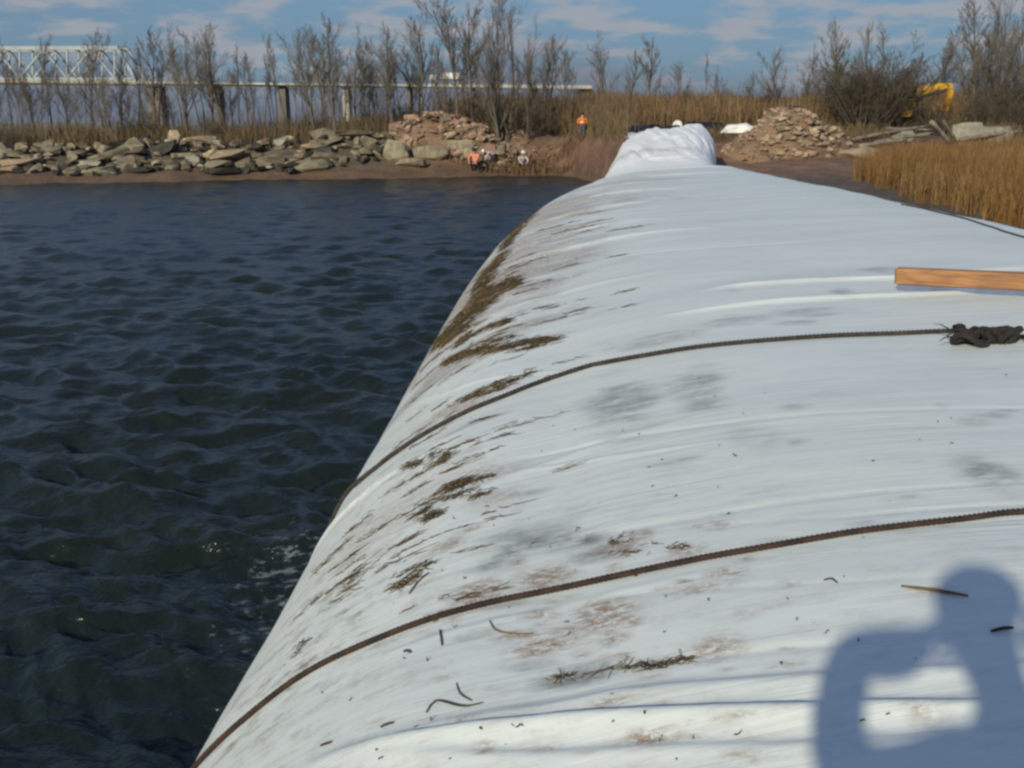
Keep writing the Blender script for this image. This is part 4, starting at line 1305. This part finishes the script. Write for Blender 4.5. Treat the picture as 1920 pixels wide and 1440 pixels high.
# dull brush along the left strip and behind the heaps
P = scatter(40000, -44, 4, 55, 84, lambda X, Y: (Y > np.interp(X, SX, SY) + 5.2 + fbm(X * .5, Y * .5, 7, 2)) & (Y < np.interp(X, SX, SY) + 17) & (ground_z(X, Y) > .6))
H = (np.interp(P[:, 0], [-40, -25, -12, -4, 4], [.75, .9, 1.3, 1.6, 1.5]) + .9 * fbm(P[:, 0] * .45, P[:, 1] * .3, 26, 3)) * RNG.uniform(.5, 1.1, len(P))
blades('undergrowth', P, np.clip(H, .2, 3), .040, .22, M['brush'], 'brown bare undergrowth behind the stone bank on the left', 'undergrowth')
P = scatter(16000, -44, 5, 58, 84, lambda X, Y: (Y > np.interp(X, SX, SY) + 7.5) & (Y < np.interp(X, SX, SY) + 17) & (ground_z(X, Y) > .6) & (fbm(X * .35, Y * .35, 91, 3) > -.12))
H = (np.interp(P[:, 0], [-40, -30, -22, -14, -8, 0, 5], [1.3, 1.4, 1.9, 2.2, 3.0, 3.0, 2.2]) + 1.6 * fbm(P[:, 0] * .5, P[:, 1] * .3, 46, 3)) * RNG.uniform(.4, 1.15, len(P))
blades('thicket', P, np.clip(H, .3, 5), .030, .12, M['thicket'], 'thicket of thin grey-brown stems standing behind the stone bank', 'thicket')
P = scatter(9000, -9, 4.5, 67, 76, lambda X, Y: fbm(X * .5, Y * .5, 8, 3) > -.08)
H = RNG.uniform(.25, .8, len(P))
blades('bank_weeds', P, H, .05, .3, M['brush_red'], 'reddish brown weeds on the dug bank around the workers', 'weeds')
P = scatter(16000, 9, 44, 66, 78, lambda X, Y: (fbm(X * .3, Y * .3, 38, 3) > -.1))
H = (1.0 + .8 * fbm(P[:, 0] * .4, P[:, 1] * .3, 27, 3)) * RNG.uniform(.4, 1.1, len(P))
blades('undergrowth', P, np.clip(H, .2, 3), .045, .2, M['brush'], 'dark brown undergrowth around the driftwood at right', 'undergrowth')

# ------------------------------------------------------------------ bridge far behind
BY = 520.0
br = empty('truss_bridge', (at(280, 240, BY).x, BY, 0))
tag(br, 'long pale steel truss bridge with high deck far beyond the trees', 'bridge')
off = Vector(br.location)


def bpt(px, py, dy=0.0):
    return at(px, py, BY) + Vector((0, dy, 0)) - off


def bbar(name, a, b, w, mat, h=None):
    m_ = MB(); m_.bar(a, b, w, h); m_.build(name, mat, br)


x_tr = np.linspace(-230, 215, 11)
for side, dy in ((0, 0.0), (1, 13.0)):
    bbar('top_chord', bpt(-300, 91, dy), bpt(222, 90, dy), 1.9, M['steel_pale'])
    bbar('bottom_chord', bpt(-300, 146, dy), bpt(255, 148, dy), 1.3, M['steel_pale'])
    bbar('end_post', bpt(220, 90, dy), bpt(254, 147, dy), 1.4, M['steel_pale'])
    for i, x in enumerate(x_tr):
        bbar('vertical', bpt(x, 92, dy), bpt(x, 146, dy), .8, M['steel_pale'])
        if i < 10:
            a, b = (x, x_tr[i + 1]) if i % 2 else (x_tr[i + 1], x)
            bbar('diagonal', bpt(a, 92, dy), bpt(b, 146, dy), .9, M['steel_pale'])
for x in x_tr:
    bbar('cross_strut', bpt(x, 91, 0), bpt(x, 91, 13), .7, M['steel_pale'])
m_ = MB(); m_.bar(bpt(-300, 152, 6.5), bpt(1110, 162.4, 6.5), 14, 1.3); m_.build('deck', M['girder'], br)
m_ = MB(); m_.bar(bpt(258, 154.5, -.8), bpt(1110, 164.8, -.8), .8, .95); m_.build('parapet', M['parapet'], br)
m_ = MB(); m_.bar(bpt(-300, 151.5, -.8), bpt(258, 153.5, -.8), .8, 1.3); m_.build('parapet', M['girder'], br)
for px, w in ((282, 8), (403, 2.2), (525, 4), (645, 3.4), (765, 2.2), (885, 2.2), (1005, 2.2), (1098, 8)):
    a = bpt(px, 157 + px * .004, 6.5)
    m_ = MB(); m_.box((a.x, a.y, (a.z - .8) / 2 - 1), (w, 9, a.z - .8 + 2), None, .88)
    m_.build('pier', M['pier'] if px != 645 else M['parapet'], br)
# lorry on the deck
lq = at(828, 152, BY)
lor = tag(empty('lorry', (lq.x, BY + 3, lq.z)), 'white box lorry driving on the far bridge deck', 'lorry')
m_ = MB(); m_.box((4.0, 0, 2.6), (9.5, 2.5, 2.9)); m_.build('cargo_box', M['white_paint'], lor)
m_ = MB(); m_.box((-4.6, 0, 1.9), (3.2, 2.4, 2.8), None, .9); m_.build('cab', M['white_paint'], lor)
m_ = MB(); m_.box((-5.7, 0, 2.4), (1.1, 2.2, 1.0)); m_.build('windscreen', M['glass_dark'], lor)
m_ = MB(); m_.box((2.5, 0, .9), (13, 1.2, .4)); m_.build('chassis', M['dark_steel'], lor)
for wx in (-4.8, 1.5, 6.0, 7.3):
    m_ = MB(); m_.tube([(wx, -1.2, .5), (wx, 1.2, .5)], .5, 12); m_.build('wheel', M['dark_steel'], lor)

# ------------------------------------------------------------------ low far shore across the river
fx = np.linspace(-1800, 1500, 240)
fh = 5 + 6 * np.clip(fbm(fx * .012, fx * 0, 14, 4) + .4, 0, 1)
V = []; F = []
for i, (x, h_) in enumerate(zip(fx, fh)):
    V += [(x, 1500, -2), (x, 1510, h_), (x, 1700, h_ * .8), (x, 1800, -2)]
for i in range(len(fx) - 1):
    for j in range(3):
        F.append((i * 4 + j, (i + 1) * 4 + j, (i + 1) * 4 + j + 1, i * 4 + j + 1))
M['far_wood'] = simple('far_wood', (0.16, 0.16, 0.15), (0.11, 0.11, 0.10), .01, .95)
tag(link('hills', mesh_np('hills', V, F, False), M['far_wood']), kind='structure')

# ------------------------------------------------------------------ excavator behind the shrubs
EY = 74.0
eb = at(1668, 235, EY); eg = gz(eb.x, eb.y)
ex = tag(empty('excavator', (eb.x, eb.y, eg)), 'yellow excavator with its arm raised above the shrubs at right', 'excavator')
eo = Vector(ex.location)


def epx(x, y): return at(x, y, EY) - eo


for sy in (-1.1, 1.1):
    m_ = MB(); m_.box((0, sy, .45), (3.6, .55, .85), None, .85); t_ = m_.build('track', M['dark_steel'], ex)
m_ = MB(); m_.box((0, 0, 1.05), (1.4, 1.4, .4)); m_.build('slew_ring', M['dark_steel'], ex)
m_ = MB(); m_.box((-.5, 0, 1.6), (3.2, 2.5, .9), None, .96); m_.box((-1.6, 0, 2.2), (1.0, 2.4, .5), None, .9); m_.build('body', M['yellow'], ex)
m_ = MB(); m_.box((.55, -.75, 2.55), (1.3, .95, 1.5), None, .9); cabo = m_.build('cab', M['yellow'], ex)
m_ = MB(); m_.box((.62, -.79, 2.75), (1.26, .93, .8), None, .97); m_.build('window', M['glass_dark'], cabo)
bp = [epx(1685, 206) + Vector((0, .3, 0)), epx(1705, 188) + Vector((0, .3, 0)), epx(1730, 170) + Vector((0, .3, 0)), epx(1760, 163) + Vector((0, .3, 0)), epx(1786, 160) + Vector((0, .3, 0))]
bp = [Vector((.6, .3, 1.7))] + bp
m_ = MB()
m_.tube(bp, [.26, .30, .36, .42, .32, .20], 4); m_.build('boom', M['yellow'], ex)
m_ = MB(); m_.tube([epx(1783, 156) + Vector((0, .3, 0)), epx(1784, 172) + Vector((0, .3, 0)), epx(1777, 208) + Vector((0, .3, 0))], [.22, .28, .14], 4); m_.build('stick', M['yellow'], ex)
m_ = MB(); m_.tube([epx(1722, 184) + Vector((0, .3, 0)), epx(1772, 172) + Vector((0, .3, 0))], .09, 6); m_.build('hydraulic_ram', M['dark_steel'], ex)
bk = epx(1774, 214) + Vector((0, .3, 0))
m_ = MB(); m_.box(bk + Vector((-.25, 0, -.2)), (.9, .9, .7), Matrix.Rotation(.5, 3, 'Y'), .7); m_.build('bucket', M['dark_steel'], ex)

# ------------------------------------------------------------------ people


def skin_body(name, joints, edges, root):
    names = list(joints); idx = {n: i for i, n in enumerate(names)}
    me = bpy.data.meshes.new(name)
    me.from_pydata([joints[n][0] for n in names], [(idx[a], idx[b]) for a, b in edges], [])
    o = bpy.data.objects.new(name, me); COL.objects.link(o)
    o.modifiers.new('skin', 'SKIN')
    sl = me.skin_vertices[0] if len(me.skin_vertices) else None
    for n in names:
        r = joints[n][1]
        rx, ry = r if isinstance(r, tuple) else (r, r)
        sl.data[idx[n]].radius = (rx, ry)
        sl.data[idx[n]].use_root = (n == root)
    ss = o.modifiers.new('sub', 'SUBSURF'); ss.levels = 2; ss.render_levels = 2
    dg = bpy.context.evaluated_depsgraph_get()
    ev = o.evaluated_get(dg)
    out = bpy.data.meshes.new_from_object(ev)
    bpy.data.objects.remove(o)
    out.polygons.foreach_set('use_smooth', np.ones(len(out.polygons), bool))
    return out


EDG = [('pelvis', 'waist'), ('waist', 'chest'), ('chest', 'neck'), ('neck', 'head'), ('head', 'crown'),
       ('chest', 'shL'), ('shL', 'elL'), ('elL', 'wrL'), ('wrL', 'haL'), ('chest', 'shR'), ('shR', 'elR'), ('elR', 'wrR'), ('wrR', 'haR'),
       ('pelvis', 'hiL'), ('hiL', 'knL'), ('knL', 'anL'), ('anL', 'toL'), ('pelvis', 'hiR'), ('hiR', 'knR'), ('knR', 'anR'), ('anR', 'toR')]
RADS = dict(pelvis=(.15, .12), waist=(.145, .11), chest=(.165, .125), neck=.058, head=(.082, .095), crown=(.070, .080), shL=.075, elL=.050, wrL=.034, haL=(.042, .022),
            shR=.075, elR=.050, wrR=.034, haR=(.042, .022), hiL=.095, knL=.066, anL=.046, toL=.045, hiR=.095, knR=.066, anR=.046, toR=.045)
BONE = {'head': 'head', 'crown': 'head', 'neck': 'head', 'haL': 'hand', 'haR': 'hand', 'toL': 'boot', 'toR': 'boot', 'anL': 'boot', 'anR': 'boot',
        'hiL': 'leg', 'hiR': 'leg', 'knL': 'leg', 'knR': 'leg', 'pelvis': 'leg', 'waist': 'torso', 'chest': 'torso', 'shL': 'sleeve', 'shR': 'sleeve', 'elL': 'sleeve', 'elR': 'sleeve', 'wrL': 'sleeve', 'wrR': 'sleeve'}


def person(label, loc, rz, J, mats, vest=None, hat=None, scale=1.0, fingers=True):
    root = empty('person', loc, rz); root.scale = (scale,) * 3
    tag(root, label, 'person')
    JJ = {n: (J[n], RADS[n]) for n in RADS}
    me = skin_body('body', JJ, EDG, 'pelvis')
    # cloth or skin by the nearest bone
    for m in (M['skin'], mats['torso'], mats['leg'], mats['boot']): me.materials.append(m)
    sampl = []
    for a, b in EDG:
        for t in (0, .25, .5, .75, 1):
            sampl.append((Vector(J[a]).lerp(Vector(J[b]), t), BONE[a] if t < .5 else BONE[b]))
    kid = {'head': 0, 'hand': 0, 'torso': 1, 'sleeve': 1, 'leg': 2, 'boot': 3}
    SP = np.array([tuple(s[0]) for s in sampl]); SK = [s[1] for s in sampl]
    cen = np.array([tuple(p.center) for p in me.polygons])
    near_ = np.argmin(((cen[:, None, :] - SP[None]) ** 2).sum(-1), 1)
    me.polygons.foreach_set('material_index', np.array([kid[SK[i]] for i in near_], np.int32))
    body = link('body', me, None, root)
    if vest:
        b2 = bmesh.new(); b2.from_mesh(me); b2.faces.ensure_lookup_table(); b2.normal_update()
        kill = [f for f in b2.faces if SK[near_[f.index]] != 'torso']
        bmesh.ops.delete(b2, geom=kill, context='FACES')
        b2.normal_update()
        for v in b2.verts: v.co += v.normal * .018
        vm = bpy.data.meshes.new('vest'); b2.to_mesh(vm); b2.free()
        vm.materials.clear(); vm.materials.append(vest); vm.materials.append(M['reflective'])
        zs = np.array([p.center.z for p in vm.polygons]); lo, hi = zs.min(), zs.max()
        vm.polygons.foreach_set('material_index', ((np.abs((zs - lo) / (hi - lo) - .45) < .14)).astype(np.int32))
        vm.polygons.foreach_set('use_smooth', np.ones(len(vm.polygons), bool))
        link('vest', vm, None, root)
    h = Vector(J['head']); cr = Vector(J['crown']); ax = (cr - h).normalized()
    rot = ax.to_track_quat('Z', 'Y').to_matrix()
    top = cr + ax * .005
    V = []; F = []; n = 14
    rings = [(.145, .0), (.118, .005), (.112, .05), (.085, .095), (.04, .115), (.002, .12)] if hat else [(.098, -.05), (.108, .0), (.10, .045), (.07, .08), (.03, .095), (.002, .098)]
    for r_, z in rings:
        for k in range(n):
            t = 2 * math.pi * k / n
            V.append(tuple(top + rot @ Vector((r_ * math.cos(t), r_ * 1.1 * math.sin(t), z))))
    for i in range(len(rings) - 1):
        for k in range(n):
            k2 = (k + 1) % n; F.append((i * n + k, i * n + k2, (i + 1) * n + k2, (i + 1) * n + k))
    m2 = MB(); m2.v = V; m2.f = F; m2.build('hard_hat' if hat else 'hair', hat or M['hair'], root, True)
    if fingers:
        for sd in 'LR':
            w = Vector(J['wr' + sd]); hnd = Vector(J['ha' + sd]); d = (hnd - w).normalized(); s = d.orthogonal().normalized(); u_ = d.cross(s)
            for k, (o_, ln) in enumerate(((-.030, .065), (-.010, .078), (.010, .074), (.030, .058))):
                b = hnd + d * .03 + s * o_
                pts = [b - d * .02, b + d * ln * .5 + u_ * .008, b + d * ln + u_ * .03]
                m2 = MB(); m2.tube(pts, [.010, .0095, .007], 6); m2.build('finger', M['skin'], root, True)
            m2 = MB(); m2.tube([w.lerp(hnd, .5) - s * .02, hnd - s * .06, hnd - s * .062 + d * .035], [.012, .011, .008], 6); m2.build('thumb', M['skin'], root, True)
    return root


def stand(armL=None, armR=None):
    J = dict(pelvis=(0, 0, .95), waist=(0, .0, 1.10), chest=(0, .01, 1.32), neck=(0, .0, 1.50), head=(0, -.02, 1.60), crown=(0, -.02, 1.70),
             shL=(-.20, .0, 1.42), elL=(-.27, -.02, 1.14), wrL=(-.25, -.14, .92), haL=(-.24, -.18, .85), shR=(.20, .0, 1.42), elR=(.27, -.02, 1.14), wrR=(.25, -.14, .92), haR=(.24, -.18, .85),
             hiL=(-.10, 0, .88), knL=(-.12, -.02, .50), anL=(-.13, .03, .09), toL=(-.14, -.13, .04), hiR=(.10, 0, .88), knR=(.12, -.02, .50), anR=(.13, .03, .09), toR=(.15, -.13, .04))
    for d, s in ((armL, 'L'), (armR, 'R')):
        if d:
            for k, v in d.items(): J[k + s] = v
    return J


CLO = dict(torso=M['cloth_dark'], leg=M['cloth_blue'], boot=M['dark_steel'])
pw = hit(1091, 266)
person('standing worker in orange vest with pale stripes on the bank left of the dam', (pw.x, pw.y, gz(pw.x, pw.y)), .25,
       stand(dict(el=(-.34, -.02, 1.18), wr=(-.20, -.20, 1.12), ha=(-.12, -.24, 1.12)), dict(el=(.34, -.02, 1.18), wr=(.20, -.20, 1.12), ha=(.12, -.24, 1.12))),
       dict(torso=M['vest_orange'], leg=M['cloth_blue'], boot=M['dark_steel']), M['vest_orange'], None, 1.0)
# bending over at the waterline
BEND = dict(pelvis=(0, .18, .86), waist=(0, .06, .98), chest=(0, -.18, 1.08), neck=(0, -.36, 1.12), head=(0, -.45, 1.12), crown=(0, -.53, 1.15),
            shL=(-.2, -.24, 1.06), elL=(-.25, -.36, .80), wrL=(-.18, -.48, .60), haL=(-.16, -.52, .52), shR=(.2, -.24, 1.06), elR=(.25, -.36, .80), wrR=(.18, -.48, .60), haR=(.16, -.52, .52),
            hiL=(-.11, .15, .82), knL=(-.14, -.04, .47), anL=(-.14, .08, .09), toL=(-.15, -.09, .04), hiR=(.11, .15, .82), knR=(.14, -.04, .47), anR=(.14, .08, .09), toR=(.15, -.09, .04))
SQUAT = dict(pelvis=(0, .15, .34), waist=(0, .10, .50), chest=(0, -.06, .74), neck=(0, -.14, .92), head=(0, -.19, 1.00), crown=(0, -.21, 1.09),
             shL=(-.2, -.08, .84), elL=(-.27, -.30, .68), wrL=(-.16, -.46, .52), haL=(-.13, -.51, .47), shR=(.2, -.08, .84), elR=(.27, -.30, .68), wrR=(.16, -.46, .52), haR=(.13, -.51, .47),
             hiL=(-.12, .10, .34), knL=(-.22, -.28, .50), anL=(-.18, .02, .09), toL=(-.2, -.15, .04), hiR=(.12, .10, .34), knR=(.22, -.28, .50), anR=(.18, .02, .09), toR=(.2, -.15, .04))


def shore_pt(px, dy):
    x = at(px, 325, 66).x
    y = float(np.interp(x, SX, SY)) + dy
    return (x, y, gz(x, y))


a = hit(892, 322); person('crouching worker in pinkish orange vest at the waterline', (a.x, a.y, gz(a.x, a.y)), -.35, SQUAT, dict(torso=M['vest_pink'], leg=M['cloth_dark'], boot=M['dark_steel']), M['vest_pink'], None, 1.28)
a = hit(922, 319); person('bending worker in white hard hat and pale top beside the orange-vested one', (a.x, a.y, gz(a.x, a.y)), -1.3, BEND, dict(torso=M['cloth_pale'], leg=M['cloth_dark'], boot=M['dark_steel']), None, M['hat_white'], 1.05)
a = hit(979, 323); person('squatting worker in pale jacket and dark trousers nearest the dam', (a.x, a.y, gz(a.x, a.y)), .3, SQUAT, dict(torso=M['cloth_pale'], leg=M['cloth_dark'], boot=M['dark_steel']), None, M['hat_white'], 1.15)

# the photographer, standing behind the camera on the dam (the photograph shows the shadow)
fz = snap((-.10, -.40, CAM_Z - 1.5))[0].z - (CAM_Z - 0)
PH = {}
def pz(x, y, z): return (x, y, z + CAM_Z)
PH = dict(pelvis=pz(-.04, -.46, -.62), waist=pz(-.05, -.45, -.48), chest=pz(-.01, -.42, -.29), neck=pz(-.065, -.37, -.04), head=pz(-.125, -.33, .08), crown=pz(-.13, -.33, .17),
          shL=pz(-.43, -.40, -.20), elL=pz(-.42, -.27, -.01), wrL=pz(-.24, -.18, -.055), haL=pz(-.14, -.11, -.05), shR=pz(.19, -.40, -.22), elR=pz(.34, -.26, -.06), wrR=pz(.18, -.16, -.04), haR=pz(.09, -.10, -.03),
          hiL=pz(-.14, -.47, -.68), knL=pz(-.20, -.50, -1.08), anL=pz(-.22, -.46, -1.50), toL=pz(-.24, -.30, -1.55), hiR=pz(.07, -.47, -.68), knR=pz(.13, -.48, -1.06), anR=pz(.15, -.46, -1.40), toR=pz(.17, -.30, -1.45))
RADS.update(head=(.100, .110), crown=(.088, .095), neck=.050, elL=.068, elR=.058, shL=.072, shR=.085, wrL=.072, wrR=.048, chest=(.20, .14), waist=(.18, .13))
person('photographer in dark jacket holding a camera, casting the shadow on the fabric', (0, 0, 0), 0.0, PH, dict(torso=M['cloth_olive'], leg=M['cloth_blue'], boot=M['dark_steel']), None, None, 1.0)
cm = tag(empty('hand_camera', (0, -.045, CAM_Z - .005)), 'small silver compact camera in the photographer\'s hands', 'camera')
m_ = MB(); m_.box((0, 0, 0), (.105, .028, .062)); m_.build('camera_body', M['dark_steel'], cm)
m_ = MB(); m_.tube([(0, .014, 0), (0, .034, 0)], [.024, .020], 14); m_.build('lens_barrel', M['dark_steel'], cm)
